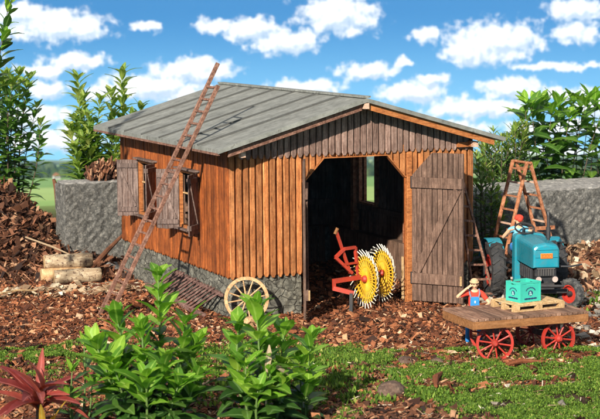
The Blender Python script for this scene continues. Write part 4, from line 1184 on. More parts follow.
# ------------------------------------------------------------------ people
def skin_mesh(name, verts, edges, radii, mt, parent, root=0, sub=2):
    me = bpy.data.meshes.new(name); me.from_pydata([tuple(v) for v in verts], edges, []); me.materials.append(mt)
    o = bpy.data.objects.new(name, me); C.objects.link(o); o.parent = parent
    md = o.modifiers.new('skin', 'SKIN'); md.use_smooth_shade = True
    if not me.skin_vertices: 
        pass
    for k, r_ in enumerate(radii):
        sv = me.skin_vertices[0].data[k]; sv.radius = (r_, r_) if not isinstance(r_, tuple) else r_; sv.use_root = (k == root)
    ss = o.modifiers.new('sub', 'SUBSURF'); ss.levels = sub; ss.render_levels = sub
    return o
def human(th, J, mats, s=1.0, hat=None):
    """J: joint dictionary in the local frame (person faces -Y); builds the continuous body and its clothing"""
    V = []; E = []; Rr = []; ix = {}
    def v(name, p, r_, link=None):
        ix[name] = len(V); V.append(Vector(p)); Rr.append(r_)
        if link is not None: E.append((ix[link], ix[name]))
    v('pel', J['pel'], .125 * s); v('belly', J['belly'], .12 * s, 'pel'); v('chest', J['chest'], .135 * s, 'belly'); v('neckb', J['neckb'], .075 * s, 'chest')
    v('neck', J['neck'], .052 * s, 'neckb'); hd = Vector(J['head']); up = (hd - Vector(J['neck'])).normalized(); fwd = Vector(J.get('face', (0, -1, 0)))
    v('jaw', hd - up * .055 * s + fwd * .02 * s, .075 * s, 'neck'); v('mid', hd + up * .02 * s, .092 * s, 'jaw'); v('top', hd + up * .075 * s, .065 * s, 'mid')
    for sd in 'RL':
        v('sh' + sd, J['sh' + sd], .062 * s, 'neckb'); v('el' + sd, J['el' + sd], .043 * s, 'sh' + sd)
        v('wr' + sd, J['wr' + sd], .029 * s, 'el' + sd)
        w_ = Vector(J['wr' + sd]); hdv = Vector(J['hd' + sd]).normalized(); th_ = Vector(J['tn' + sd]).normalized(); nn = hdv.cross(th_).normalized()
        v('pa' + sd, w_ + hdv * .055 * s, .033 * s, 'wr' + sd)
        for k, (sp, ln) in enumerate(((-.030, .060), (-.010, .078), (.010, .084), (.030, .074))):
            b0 = w_ + hdv * .095 * s + th_ * sp * s; b1 = b0 + hdv * ln * .5 * s - nn * .012 * s * 0; b2 = b0 + hdv * ln * .9 * s + nn * .022 * s
            v('f%d' % k + sd, b0, .010 * s, 'pa' + sd); v('g%d' % k + sd, b1, .009 * s, 'f%d' % k + sd); v('h%d' % k + sd, b2, .007 * s, 'g%d' % k + sd)
        b0 = w_ + hdv * .035 * s + th_ * .036 * s; v('t0' + sd, b0, .012 * s, 'pa' + sd); v('t1' + sd, b0 + (hdv * .5 + th_ * .6) * .045 * s, .010 * s, 't0' + sd)
        v('hp' + sd, J['hp' + sd], .088 * s, 'pel'); v('kn' + sd, J['kn' + sd], .055 * s, 'hp' + sd); v('an' + sd, J['an' + sd], .036 * s, 'kn' + sd)
        v('to' + sd, Vector(J['an' + sd]) + Vector((0, -.13, -.045)) * s, .03 * s, 'an' + sd)
    skin_mesh('body', V, E, Rr, mats['skin'], th)
    # shirt
    def sub(names, links, radii, nm, mt):
        k = {n_: i for i, n_ in enumerate(names)}
        return skin_mesh(nm, [V[ix[n_]] if isinstance(n_, str) and n_ in ix else P_[n_] for n_ in names], [(k[a], k[c]) for a, c in links], radii, mt, th)
    P_ = {}
    for sd in 'RL': P_['m' + sd] = V[ix['sh' + sd]].lerp(V[ix['el' + sd]], mats.get('sleeve', .9)); P_['k' + sd] = V[ix['kn' + sd]].lerp(V[ix['an' + sd]], .85)
    sub(['pel', 'belly', 'chest', 'neckb', 'shR', 'mR', 'shL', 'mL'], [('pel', 'belly'), ('belly', 'chest'), ('chest', 'neckb'), ('neckb', 'shR'), ('shR', 'mR'), ('neckb', 'shL'), ('shL', 'mL')],
        [.13 * s, .135 * s, .15 * s, .085 * s, .075 * s, .06 * s, .075 * s, .06 * s], 'shirt', mats['shirt'])
    sub(['pel', 'belly', 'hpR', 'knR', 'kR', 'hpL', 'knL', 'kL'], [('pel', 'belly'), ('pel', 'hpR'), ('hpR', 'knR'), ('knR', 'kR'), ('pel', 'hpL'), ('hpL', 'knL'), ('knL', 'kL')],
        [.145 * s, .14 * s, .10 * s, .075 * s, .06 * s, .10 * s, .075 * s, .06 * s], 'trousers', mats['trousers'])
    for sd in 'RL':
        a_ = V[ix['an' + sd]]; b = MB()
        b.tube([a_ + Vector((0, .05, -.045)) * s, a_ + Vector((0, -.04, -.045)) * s, a_ + Vector((0, -.14, -.06)) * s, a_ + Vector((0, -.19, -.065)) * s], [.04 * s, .055 * s, .045 * s, .025 * s], 10)
        b.tube([a_ + Vector((0, .01, -.04)) * s, a_ + Vector((0, .01, .06)) * s], [.055 * s, .05 * s], 10); part('boot', b, M['black'], th, world=False, smooth=True)
    # face
    rt = up.cross(fwd).normalized(); f_ = fwd.normalized()
    P = lambda x, y, z: hd + rt * x * s + f_ * y * s + up * z * s
    for sx in (-1, 1):
        b = MB(); b.ball(P(sx * .033, .088, .018), .011 * s, 8, 6); part('eye', b, M['eye'], th, world=False)
        b = MB(); b.ball(P(sx * .092, .0, .0), (.015 * s, .022 * s, .03 * s), 8, 6); part('ear', b, mats['skin'], th, world=False, smooth=True)
    b = MB(); b.tube([P(0, .088, .03), P(0, .105, -.005), P(0, .118, -.018), P(0, .09, -.026)], [.008 * s, .013 * s, .017 * s, .01 * s], 8); part('nose', b, mats['skin'], th, world=False, smooth=True)
    b = MB(); b.ball(P(0, .084, -.052), (.024 * s, .012 * s, .007 * s), 8, 6); part('mouth', b, M['mouth'], th, world=False)
    b = MB(); vs = []
    b.ball(P(0, -.022, .045), (.100 * s, .105 * s, .085 * s), 14, 10); part('hair', b, M['hair'], th, world=False, smooth=True)
    return P, ix, V
# man behind the wagon, shading his eyes, leaning on the deck
mn = thing('person', 'person in red shirt and blue bib overalls behind the wagon, hand raised to brow', 'person', (2.90, -4.66, -.90), R(-20))
s = .92
J = dict(pel=(0, .06, .86), belly=(0, .02, 1.0), chest=(0, -.03, 1.17), neckb=(0, -.06, 1.30), neck=(0, -.07, 1.37), head=(0.0, -.09, 1.47), face=(.05, -.98, -.05),
         shR=(-.165, -.05, 1.28), elR=(-.40, -.13, 1.20), wrR=(-.20, -.21, 1.40), hdR=(.85, -.1, .62), tnR=(.2, -.9, -.3),
         shL=(.165, -.05, 1.28), elL=(.33, -.15, 1.06), wrL=(.13, -.34, .98), hdL=(-.9, -.2, -.1), tnL=(0, -.3, .9),
         hpR=(-.10, .06, .82), knR=(-.12, -.02, .46), anR=(-.13, .05, .10), hpL=(.10, .06, .82), knL=(.13, -.04, .46), anL=(.15, .04, .10))
P, ix, V_ = human(mn, J, dict(skin=M['skin'], shirt=M['shirt'], trousers=M['denim'], sleeve=.75), s)
mn.scale = (.83, .83, .83); mn.location.z = -.92
b = MB(); b.prism([(-.105, 0), (.105, 0), (.095, .23), (-.095, .23)], (0, -.185, .98), (1, 0, 0), (0, .05, 1), (0, 1, 0), .035); part('bib', b, M['denim'], mn, world=False, bevel=.01)
b = MB(); b.box((.0, -.192, 1.10), (.03, .012, .05)); part('bib_buckle', b, M['white'], mn, world=False)
for sx in (-1, 1):
    b = MB(); b.tube([(sx * .085, -.172, 1.19), (sx * .11, -.15, 1.28), (sx * .11, -.06, 1.36), (sx * .09, .06, 1.30), (sx * .04, .12, 1.05)], .018, 6); part('strap', b, M['strap'], mn, world=False)
b = MB(); b.tube([P(0, -.01, .065), P(0, -.01, .075)], [.116 * s, .112 * s], 18); b.tube([P(0, -.01, .07), P(0, -.01, .12), P(0, -.01, .145)], [.098 * s, .085 * s, .05 * s], 16); part('hat', b, M['straw'], mn, world=False, smooth=False)
# driver
dr = thing('person', 'person in red cap and light blue shirt seated at the tractor steering wheel', 'person', (6.50, -.30, -.78), R(-17.5))
J = dict(pel=(0, .12, .98), belly=(0, .08, 1.10), chest=(0, .05, 1.26), neckb=(0, .03, 1.40), neck=(0, .02, 1.47), head=(0, 0, 1.57), face=(-.05, -1, -.05),
         shR=(-.17, .04, 1.38), elR=(-.37, -.08, 1.22), wrR=(-.26, -.33, 1.42), hdR=(.3, -.9, .1), tnR=(.9, .3, .2),
         shL=(.17, .04, 1.38), elL=(.36, -.12, 1.24), wrL=(.20, -.36, 1.42), hdL=(-.5, -.85, .1), tnL=(-.9, .3, .2),
         hpR=(-.10, .10, .97), knR=(-.14, -.30, 1.02), anR=(-.16, -.34, .86), hpL=(.10, .10, .97), knL=(.14, -.30, 1.02), anL=(.16, -.34, .86))
P, ix, V_ = human(dr, J, dict(skin=M['skin'], shirt=M['cyan'], trousers=M['denim'], sleeve=.35), .92)
b = MB(); b.ball(P(0, -.01, .065), (.100, .105, .075), 14, 8); b.tube([P(0, .05, .05), P(0, .15, .045)], [.06, .05], 10); part('cap', b, M['shirt'], dr, world=False, smooth=True)

# ------------------------------------------------------------------ logs, blocks, rocks
def log(name, label, a, c, r, group='birch logs in a small pile', mt='birch'):
    a, c = Vector(a), Vector(c); th = thing(name, label, 'log', (a + c) / 2, 0, group)
    b = MB(); n = 9; pts = [a.lerp(c, k / n) + Vector((0, 0, random.uniform(-.006, .006))) for k in range(n + 1)]
    b.tube(pts, [r * random.uniform(.95, 1.05) for _ in pts], 18); part('bark', b, M[mt], th, smooth=True)
    ax = (c - a).normalized()
    for q, sg in ((a, -1), (c, 1)):
        b = MB(); b.cyl(q + ax * sg * .001, q + ax * sg * .008, r * .90, seg=18); part('cut_end', b, M['pale'], th)
log('log', 'lower birch log lying in front of the pile, round cut end to the left', (-1.95, 5.82, -.66), (-.90, 5.66, -.66), .165)
log('log', 'birch log lying across the top of the pile', (-2.02, 6.32, -.38), (-.95, 6.14, -.38), .165)
log('log', 'brownish log hidden underneath, its left end showing', (-2.14, 6.22, -.67), (-1.15, 6.06, -.67), .16, mt='wheelwood')

def stone_block(name, label, lo, hi, cuts, amp, rz=0):
    lo, hi = Vector(lo), Vector(hi)
    th = thing(name, label, 'stone block', ((lo.x + hi.x) / 2, (lo.y + hi.y) / 2, lo.z))
    rough_box(lo, hi, M['block'], 'block_body', th, cuts, amp, len(label))
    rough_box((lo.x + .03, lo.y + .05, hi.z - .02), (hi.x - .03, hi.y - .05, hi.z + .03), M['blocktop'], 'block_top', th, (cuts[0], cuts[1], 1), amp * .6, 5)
stone_block('concrete_block', 'squat grey aggregate block behind the left corner of the barn, bark lump on top', (-.92, 8.3, -1.3), (1.5, 9.15, 1.16), (22, 8, 22), .018)
stone_block('concrete_block', 'long grey aggregate block wall behind the tractor and step ladder', (6.15, 3.5, -1.3), (15.5, 5.6, .92), (78, 18, 20), .022)
# lump of bark resting on the left block
lp = thing('bark_lump', 'shaggy brown lump of stacked bark lying on the grey block', 'bark lump', (.25, 8.74, 1.17))
b = MB()
for k in range(330):
    q = rng.uniform(0, 1); x = -.42 + .95 * q; hgt = .52 * (math.sin(PI * min(1, q * .85 + .12)) ** .5)
    y = rng.uniform(-.28, .28); z = rng.uniform(0.02, 1) * hgt * math.sqrt(max(.05, 1 - (y / .34) ** 2)); 
    rot = Matrix.Rotation(rng.uniform(-.5, .5) + 0.2, 3, 'Y') @ Matrix.Rotation(rng.uniform(-.6, .6), 3, 'X') @ Matrix.Rotation(rng.uniform(-3, 3), 3, 'Z')
    b.box((.25 + x, 8.74 + y, 1.17 + z), (rng.uniform(.02, .07), rng.uniform(.02, .06), rng.uniform(.10, .26)), rot, .7)
part('bark', b, M['barkdark'], lp)
def rock(label, x, y, r, mt='rock', name='rock', gz=None):
    z = float(ground(x, y)); b = MB(); b.ball((0, 0, 0), (r, r * rng.uniform(.7, 1), r * rng.uniform(.5, .7)), 14, 9)
    b.v = [tuple(np.array(q) * (1 + .30 * (vnoise(q[0] / r * 1.7 + x * 3, q[1] / r * 1.7 + q[2] / r * 2, 4) - .5)) * 1.0) for q in b.v]
    o = b.build(name, M[mt]); o.location = (x, y, z + r * .2); o.rotation_euler = (0, 0, rng.uniform(0, 6))
    tag(o, label, 'rock', 'loose stones and rocks')
rock('large brown lump of rock sunk in the moss near the bottom edge', -.45, -7.9, .26)
rock('small brown rock at the moss edge left of the wagon', 1.05, -5.5, .16)
rock('fist-sized rock just right of the brown one at the moss edge', 1.55, -5.75, .12)
rock('grey stone lying right behind the birch logs near the block', -.10, 7.2, .24, 'blocktop')

# ------------------------------------------------------------------ plants
class LB:
    """collects curved leaves as small meshes"""
    def __init__(s): s.v = []; s.f = []
    def leaf(s, p, d, up, L, W_, droop=.25, fold=.25, rows=5, shape=1.0):
        p = Vector(p); d = Vector(d).normalized(); sd = d.cross(Vector(up))
        if sd.length < .05: sd = d.cross(Vector((1, 0, 0)))
        sd.normalize(); n = sd.cross(d).normalized(); o = len(s.v)
        for i in range(rows):
            q = i / (rows - 1); c = p + d * L * (q - .12 * droop * q * q) - n * L * droop * q * q
            hw = W_ * .5 * (math.sin(PI * min(1, (q * .93 + .04)) ** shape) ** .85)
            wv = W_ * .05 * math.sin(q * 9 + p.x * 7)
            s.v += [c - sd * hw + n * (fold * hw + wv), c, c + sd * hw + n * (fold * hw - wv)]
        for i in range(rows - 1):
            a = o + i * 3; s.f += [(a, a + 1, a + 4, a + 3), (a + 1, a + 2, a + 5, a + 4)]
    def build(s, name, mt, parent):
        b = MB(); b.v = [tuple(q) for q in s.v]; b.f = s.f; b.mi = [0] * len(s.f)
        o = b.build(name, mt, parent, smooth=True)
        at_ = o.data.attributes.new('rib', 'FLOAT', 'POINT'); at_.data.foreach_set('value', ([0.0, 1.0, 0.0] * (len(s.v) // 3)))
        return o

def shoot(lbs, st, base, top, n, L, W_, droop=.25, spread=(15, 60), tipn=5, fresh_from=.75, curve=.1, r=.02, start=.1, wj=.25):
    """one upright leafy stem: lbs = (old leaves, young leaves)"""
    base, top = Vector(base), Vector(top); a = rng.uniform(0, 6.28)
    side = Vector((math.cos(a), math.sin(a), 0)) * curve * (top - base).length
    P = lambda q: base.lerp(top, q) + side * math.sin(PI * q) * .5
    st.tube([P(q) for q in (0, .25, .5, .75, 1)], [r, r * .85, r * .7, r * .55, r * .35], 6)
    ax = (top - base).normalized()
    for k in range(n):
        q = start + (1 - start) * (k + rng.uniform(-.3, .3)) / n; q = min(max(q, 0), .99)
        ph = a + k * 2.4 + rng.uniform(-.4, .4)
        ev = R(spread[0] + (spread[1] - spread[0]) * q + rng.uniform(-14, 14))
        h = Vector((math.cos(ph), math.sin(ph), 0)); d = h * math.cos(ev) + ax * math.sin(ev)
        sc_l = rng.uniform(1 - wj, 1 + wj) * (1.0 if q < .8 else .85)
        lb = lbs[1] if q + rng.uniform(-.08, .08) > fresh_from else lbs[0]
        pl_ = P(q) + h * .02
        lb.leaf(pl_, d, ax, L * sc_l, W_ * sc_l, droop * rng.uniform(.5, 1.5))
    for k in range(tipn):
        ph = a + k * 2 * PI / tipn + rng.uniform(-.3, .3); ev = R(rng.uniform(35, 75)); h = Vector((math.cos(ph), math.sin(ph), 0))
        lbs[1].leaf(P(1), h * math.cos(ev) + ax * math.sin(ev), ax, L * rng.uniform(.55, .85), W_ * rng.uniform(.6, .8), droop * .6)

def plant(name, label, cat, loc, shoots, mats=('leaf', 'fresh'), stem='stem', group=None, names=('foliage', 'young_leaves')):
    th = thing(name, label, cat, loc, 0, group); old, new, st = LB(), LB(), MB()
    for sh in shoots: shoot((old, new), st, **sh)
    part('stem', st, M[stem], th, smooth=True)
    if old.v: old.build(names[0], M[mats[0]], th)
    if new.v: new.build(names[1], M[mats[1]], th)
    return th
def gz(x, y): return float(ground(x, y))
def at(px, py, Y):
    d = ray(px, py); q = (Y - CAM.y) / d.y; p = CAM + d * q; return p

def fanplant(label, Y, tops, n=26, L=.42, W_=.19, name='laurel_plant', loc=None, mats=('leaf', 'fresh'), group=None, fresh=.62, foot=None, jitter=.35, **k):
    ps = [at(px, py, Y + dy) for px, py, dy in tops]
    cx_ = sum(p.x for p in ps) / len(ps); cy_ = Y
    if foot: cx_, cy_ = foot
    sh = []
    for p in ps:
        bx = cx_ + (p.x - cx_) * jitter; by = cy_ + (p.y - cy_) * jitter; b0 = (bx, by, gz(bx, by) - .05)
        hgt = p.z - b0[2]
        sh.append(dict(base=b0, top=p, n=max(6, int(n * hgt / 2.2)), L=L * rng.uniform(.9, 1.1), W_=W_, fresh_from=fresh, **k))
    return plant(name, label, 'shrub', (cx_, cy_, gz(cx_, cy_)), sh, mats, group=group)

# foreground laurels
fanplant('tallest bright green laurel shoot cluster in the left foreground in front of the ladder', -8.5,
         [(158, 277, 0), (117, 319, .2), (184, 324, .1), (196, 344, .1), (142, 330, -.3), (96, 345, 0), (112, 362, -.3), (196, 378, -.4), (165, 362, -.5), (146, 378, -.6), (108, 380, .1), (178, 386, -.6)],
         n=44, L=.42, W_=.225, fresh=.62, spread=(-5, 70), r=.026, start=.03, droop=.4, jitter=.55, wj=.4)
fanplant('bushy bright green laurel in the centre foreground below the cart wheel', -8.9,
         [(256, 307, 0), (238, 326, .2), (284, 332, .1), (268, 345, .2), (246, 366, -.3), (270, 374, -.4), (238, 364, .2), (258, 390, -.5), (282, 384, -.4)],
         n=42, L=.41, W_=.22, fresh=.62, spread=(-5, 70), r=.026, start=.03, droop=.4, jitter=.55, wj=.4)
fanplant('slim laurel shoots just right of the centre foreground laurel', -8.8, [(312, 338, 0), (300, 362, 0), (308, 384, -.2)], n=32, L=.40, W_=.20, fresh=.5, spread=(0, 70), start=.05)
fanplant('small dark laurel beside the red-leaved plant in the foreground', -8.2, [(84, 345, 0), (72, 372, -.2), (92, 385, -.3), (68, 395, -.2)], n=18, L=.32, W_=.12, fresh=.85, spread=(0, 50), start=.05, tipn=4)
# withered leaf caught in the centre laurel
dl = LB(); p0 = at(266, 372, -9.3)
dl.leaf(p0, (.25, 0, 1), (0, -1, .2), .40, .10, .25); dl.leaf(p0 + Vector((.02, 0, .02)), (-.5, -.1, -.6), (0, -1, .3), .3, .12, .3); dl.leaf(p0 + Vector((.05, 0, .1)), (.9, -.1, -.3), (0, -.6, .8), .42, .10, .3)
wl = thing('withered_leaf', 'pale withered leaf caught in the centre foreground laurel', 'dead leaf', p0)
dl.build('blade', M['deadleaf'], wl)
b = MB(); b.tube([p0 + Vector((0, .02, -.5)), p0 + Vector((0.01, .0, -.1)), p0], .012, 5); part('stalk', b, M['tip'], wl)
# red-leaved plant
rd = thing('red_leaf_plant', 'plant with long drooping dusky red leaves in the lower left corner', 'plant', (-6.35, -8.2, gz(-6.35, -8.2)))
rl, al, st_ = LB(), LB(), MB()
c0 = at(38, 402, -8.2)
base0 = Vector((c0.x, c0.y, gz(c0.x, c0.y) - .05))
st_.tube([base0, c0], [.05, .03], 8)
for (px, py, dy, W_) in ((22, 362, .1, .20), (48, 361, -.1, .20), (34, 368, -.2, .20), (75, 368, 0, .14), (66, 378, -.3, .17), (86, 380, .1, .12), (8, 366, .2, .16), (0, 384, -.1, .2), (-6, 408, -.3, .22), (12, 398, -.5, .2), (88, 410, -.4, .13), (58, 388, -.4, .15), (18, 376, .4, .15), (52, 372, .4, .14), (96, 366, .2, .1), (40, 352, .3, .13), (30, 386, -.7, .2), (-12, 372, .1, .18), (70, 394, -.6, .16), (4, 352, .4, .12), (46, 384, -.7, .16)):
    q = at(px, py, -8.2 + dy); c1 = c0 + Vector((rng.uniform(-.06, .06), rng.uniform(-.06, .06), rng.uniform(-.2, .12))); d = q - c1
    rl.leaf(c1, d + Vector((0, 0, .14)), (rng.uniform(-.3, .3), -.25, 1), d.length * rng.uniform(.9, 1.15), W_ * .98, rng.uniform(.25, .55), .5, 8)
for (px, py, dy) in ((62, 398, -.5), (42, 400, -.6), (20, 412, -.6), (55, 408, -.8), (30, 418, -.9)):
    q = at(px, py, -8.2 + dy); c1 = c0 + Vector((0, -.2, -.5)); d = q - c1; al.leaf(c1, d, (0, -.3, 1), d.length, .10, .1, .3, 7)
part('stem', st_, M['woodstem'], rd, smooth=True); rl.build('leaves', M['redleaf'], rd); al.build('amber_leaves', M['amber'], rd)

# shrubs behind
def bush(label, Y, px0, px1, top_fn, nsh, n, L, W_, mats=('leaf', 'fresh'), depth=1.2, fresh=.85, name='laurel_bush', spread=(0, 55), **k):
    th_sh = []; c = at((px0 + px1) / 2, 200, Y); cy_ = Y
    for q in range(nsh):
        f = (q + rng.uniform(.1, .9)) / nsh; px = px0 + (px1 - px0) * f; yy = Y + rng.uniform(-depth, depth)
        tz = at(px, top_fn(f) + rng.uniform(-2, 14), yy)
        bx = c.x + (tz.x - c.x) * .45; by = cy_ + (tz.y - cy_) * .45; b0 = Vector((bx, by, gz(bx, by) - .05))
        th_sh.append(dict(base=b0, top=tz, n=n, L=L * rng.uniform(.85, 1.15), W_=W_, fresh_from=fresh, spread=spread, start=.12, **k))
    return plant(name, label, 'bush', (c.x, cy_, gz(c.x, cy_)), th_sh, mats, 'woodstem')
bush('tall dark glossy laurel bush on the bark mound at the left edge', 12.6, -24, 42, lambda f: 74 + 22 * abs(f - .6) * 1.2 + (26 if f > .85 else 0), 15, 36, .42, .19, mats=('leafmid', 'youngolive'), fresh=.93)
plant('laurel_bush', 'leafy laurel branches reaching in at the top left corner', 'bush', (-5.6, 2.2, gz(-5.6, 2.2)),
      [dict(base=(-5.9, 2.5, gz(-5.9, 2.5)), top=at(11, -8, 2.6), n=40, L=.42, W_=.17, start=.5, spread=(5, 50), fresh_from=.9),
       dict(base=(-6.0, 2.3, gz(-6, 2.3)), top=at(3, 36, 2.2), n=34, L=.40, W_=.15, start=.4, spread=(0, 45), fresh_from=.95),
       dict(base=(-6.3, 2.3, gz(-6, 2.3)), top=at(-8, -20, 2.2), n=40, L=.42, W_=.15, start=.4, spread=(0, 45), fresh_from=.95)], ('leaf', 'fresh'), 'woodstem')
fanplant('tall yellow-green young laurel shoots rising behind the left end of the barn', 11.2,
         [(70, 128, .2), (82, 140, -.2), (98, 142, 0), (110, 140, .4), (76, 148, -.4), (124, 136, 0), (92, 128, .5), (78, 80, 0), (122, 74, .3), (100, 100, -.3), (112, 96, .5), (88, 118, -.4), (140, 108, .4), (132, 118, -.3), (75, 120, .2), (95, 135, .3), (160, 116, .6), (84, 100, .6), (118, 130, -.5)],
         n=36, L=.46, W_=.18, droop=.4, name='laurel_bush', mats=('leafmid', 'youngolive'), fresh=.72, spread=(0, 60), start=.12, jitter=.5, r=.03)
bush('broad dense green laurel bush behind the grey wall at the right', 7.3, 516, 604, lambda f: 102 - 6 * math.sin(f * 9) + 14 * abs(f - .6), 16, 23, .72, .27, mats=('leafmid', 'fresh'), fresh=.95, depth=.9, spread=(-12, 50), droop=.5, wj=.4)
bush('smaller laurel bush at the right edge beyond the grey wall', 9.3, 586, 640, lambda f: 128 + 20 * f, 7, 26, .5, .17, mats=('leaf', 'fresh'), fresh=.85)
bush('feathery narrow-leaved green shrub between the barn and the step ladder', 6.4, 478, 528, lambda f: 126 + 12 * (1 - f), 26, 60, .32, .065, mats=('thin', 'youngolive'), fresh=.9, depth=.5, name='privet_shrub', spread=(0, 55))
bush('tall twiggy green shrub squeezed between barn corner and grey wall', 2.6, 474, 506, lambda f: 145 + 60 * f, 11, 42, .27, .08, mats=('thin', 'youngolive'), fresh=.93, depth=.3, name='privet_shrub')

# ------------------------------------------------------------------ ground litter
def inside_barn(x, y): return (x > .0) & (x < W) & (y > 0.0) & (y < L)
def slabs(name, label, X, Y, lmin, lmax, mt, tilt=.35, flat=.28, aspect=(.35, .8), zoff=.0, kind='stuff', cat='bark', power=2.2):
    N = len(X); l = lmin + (lmax - lmin) * rng.random(N) ** power; w_ = l * rng.uniform(aspect[0], aspect[1], N); h = np.minimum(w_, l) * flat * rng.uniform(.5, 1.4, N)
    c = np.array([(-1, -1, -1), (1, -1, -1), (1, 1, -1), (-1, 1, -1), (-1, -1, 1), (1, -1, 1), (1, 1, 1), (-1, 1, 1)], float) * .5
    P_ = c[None] * np.stack([l, w_, h], 1)[:, None, :]
    P_ = P_ * rng.uniform(.55, 1.25, (N, 8, 1)) 
    P_[..., 2] += rng.uniform(-.12, .12, (N, 8)) * w_[:, None] * .6
    yaw = rng.uniform(0, 2 * PI, N); a = rng.normal(0, tilt, N); b_ = rng.normal(0, tilt, N)
    cy_, sy_ = np.cos(yaw), np.sin(yaw); ca, sa = np.cos(a), np.sin(a); cb, sb = np.cos(b_), np.sin(b_)
    x, y, z = P_[..., 0], P_[..., 1], P_[..., 2]
    y, z = y * ca[:, None] - z * sa[:, None], y * sa[:, None] + z * ca[:, None]
    x, z = x * cb[:, None] + z * sb[:, None], -x * sb[:, None] + z * cb[:, None]
    x, y = x * cy_[:, None] - y * sy_[:, None], x * sy_[:, None] + y * cy_[:, None]
    zb = ground(X, Y) + zoff + h * .5 + rng.uniform(0, .5, N) * h + np.abs(np.sin(b_)) * l * .25
    V = np.stack([x + X[:, None], y + Y[:, None], z + zb[:, None]], -1).reshape(-1, 3)
    q = np.array([(3, 2, 1, 0), (4, 5, 6, 7), (0, 1, 5, 4), (1, 2, 6, 5), (2, 3, 7, 6), (3, 0, 4, 7)])
    F = (q[None] + (np.arange(N) * 8)[:, None, None]).reshape(-1, 4)
    o = rawmesh(name, V, F, mt); tag(o, label, cat, None, kind); return o
def region(N, x0, x1, y0, y1, fn=None):
    X = rng.uniform(x0, x1, N); Y = rng.uniform(y0, y1, N)
    if fn is not None:
        k = fn(X, Y) > rng.random(N); X, Y = X[k], Y[k]
    return X, Y
def mossmask(X, Y):
    # mossy bank: right foreground, with a thinner patch on the left
    edge = -3.75 - .47 * X + .75 * (fbm(X * 1.1, Y * 1.1, 21) - .5) * 2 - 1.1 * np.exp(-((X - .3) / .7) ** 2) * 0
    m1 = sstep(0.25, -.25, Y - edge) * sstep(-1.9, -.6, X + .25 * (Y + 5))
    hole = sstep(.38, .50, fbm(X * 1.6 + 3, Y * 1.6, 31))
    m1 = m1 * (0.06 + .94 * hole) * (.6 + .4 * sstep(.38, .5, fbm(X * 4.5, Y * 4.5, 71)))
    m2 = np.exp(-(((X + 4.9) / 1.2) ** 2 + ((Y + 1.9) / 1.2) ** 2)) * sstep(.36, .46, fbm(X * 2, Y * 2, 41)) * 1.3
    m3 = sstep(-5, -7, Y) * sstep(.48, .58, fbm(X * 1.5, Y * 1.5, 51)) * .45 * sstep(-1, -2.2, X)
    m4 = np.exp(-(((X + .9) / 1.0) ** 2 + ((Y + 3.4) / .8) ** 2)) * .55
    return np.clip(m1 + m2 + m3 * .7 + m4 * .6, 0, 1)
clear = lambda X, Y: (1 - .95 * mossmask(X, Y))
def main_fn(X, Y):
    f = clear(X, Y)
    f = np.where(inside_barn(X, Y), .55, f)
    return f
X1, Y1 = region(100000, -8.5, 9.0, -8.5, 8.0, main_fn)
slabs('bark_mulch', 'red-brown bark chips covering the yard in front of the barn', X1, Y1, .03, .135, M['bark'], .45, power=1.8)
X1, Y1 = region(3400, -8.5, 12.0, -11.5, 9.0, lambda X, Y: clear(X, Y) * (1 - .6 * sstep(-4.5, -6.5, Y) * sstep(-.5, .5, X)) * np.where(inside_barn(X, Y), .3, 1))
slabs('coarse_bark', 'coarser red-brown bark pieces strewn among the chips', X1, Y1, .12, .27, M['bark'], .35, .22, (.25, .7))
X1, Y1 = region(24000, -9.0, .2, -13.5, -3.6, lambda X, Y: .9 * (1 - mossmask(X, Y)) * sstep(-2.5, -6.0, Y + .35 * (X + 2)))
slabs('dark_litter', 'dark crumbly litter in the foreground below the laurels', X1, Y1, .04, .15, M['barkdark'], .4)
X1, Y1 = region(22000, -6.0, 1.2, 5.9, 13.5, lambda X, Y: sstep(1.1, -.3, X) * sstep(5.8, 7.2, Y))
slabs('bark_heap', 'heap of large dark bark pieces rising behind the birch logs', X1, Y1, .07, .44, M['barkdark'], .5, .14, (.12, .45))
X1, Y1 = region(620, -5.0, .6, 6.8, 12.6)
slabs('bark_slabs', 'big upturned bark slabs on top of the bark heap', X1, Y1, .3, .75, M['barkdark'], .45, .2, (.08, .24))
X1, Y1 = region(900, -4.2, -.3, 4.1, 5.6, lambda X, Y: np.exp(-((Y - 4.9 + .2 * (X + 2)) / .5) ** 2))
slabs('pale_wood_chips', 'pale wood chips scattered in front of the birch logs', X1, Y1, .10, .34, M['chip'], .25, .16)
X1, Y1 = region(3600, 7.2, 13.5, .2, 3.6, lambda X, Y: .9 + X * 0)
slabs('wood_chip_pile', 'pile of tan wood chips along the foot of the grey wall', X1, Y1, .08, .34, M['chip'], .5, .16, (.2, .6))
X1, Y1 = region(6500, 6.8, 13.5, -.5, 3.2, lambda X, Y: .9 + X * 0)
slabs('bark_pieces', 'dark bark pieces mixed into the chip pile by the grey wall', X1, Y1, .08, .34, M['barkdark'], .5, .16, (.2, .6), .02)
X1, Y1 = region(2300, 4.0, 11.5, -6.0, .5, lambda X, Y: sstep(3.6, 5.6, X - .15 * (Y + 5)) * .55)
slabs('pale_pebbles', 'pale pebbles and chips around the tractor and the wagon drawbar', X1, Y1, .06, .20, M['gravel'], .3, .5, (.6, .95))
X1, Y1 = region(380, -1.0, 7, -7.2, -3.5)
slabs('pale_pebbles', 'scattered pale specks of wood along the edge of the moss', X1, Y1, .04, .12, M['chip'], .3, .3)
X1, Y1 = region(600, 0.2, 7.0, -13, -5, lambda X, Y: .5 + X * 0)
slabs('grey_grit', 'grey grit showing between the moss cushions', X1, Y1, .04, .12, M['gravel'], .3, .5, (.6, .95), -.01)

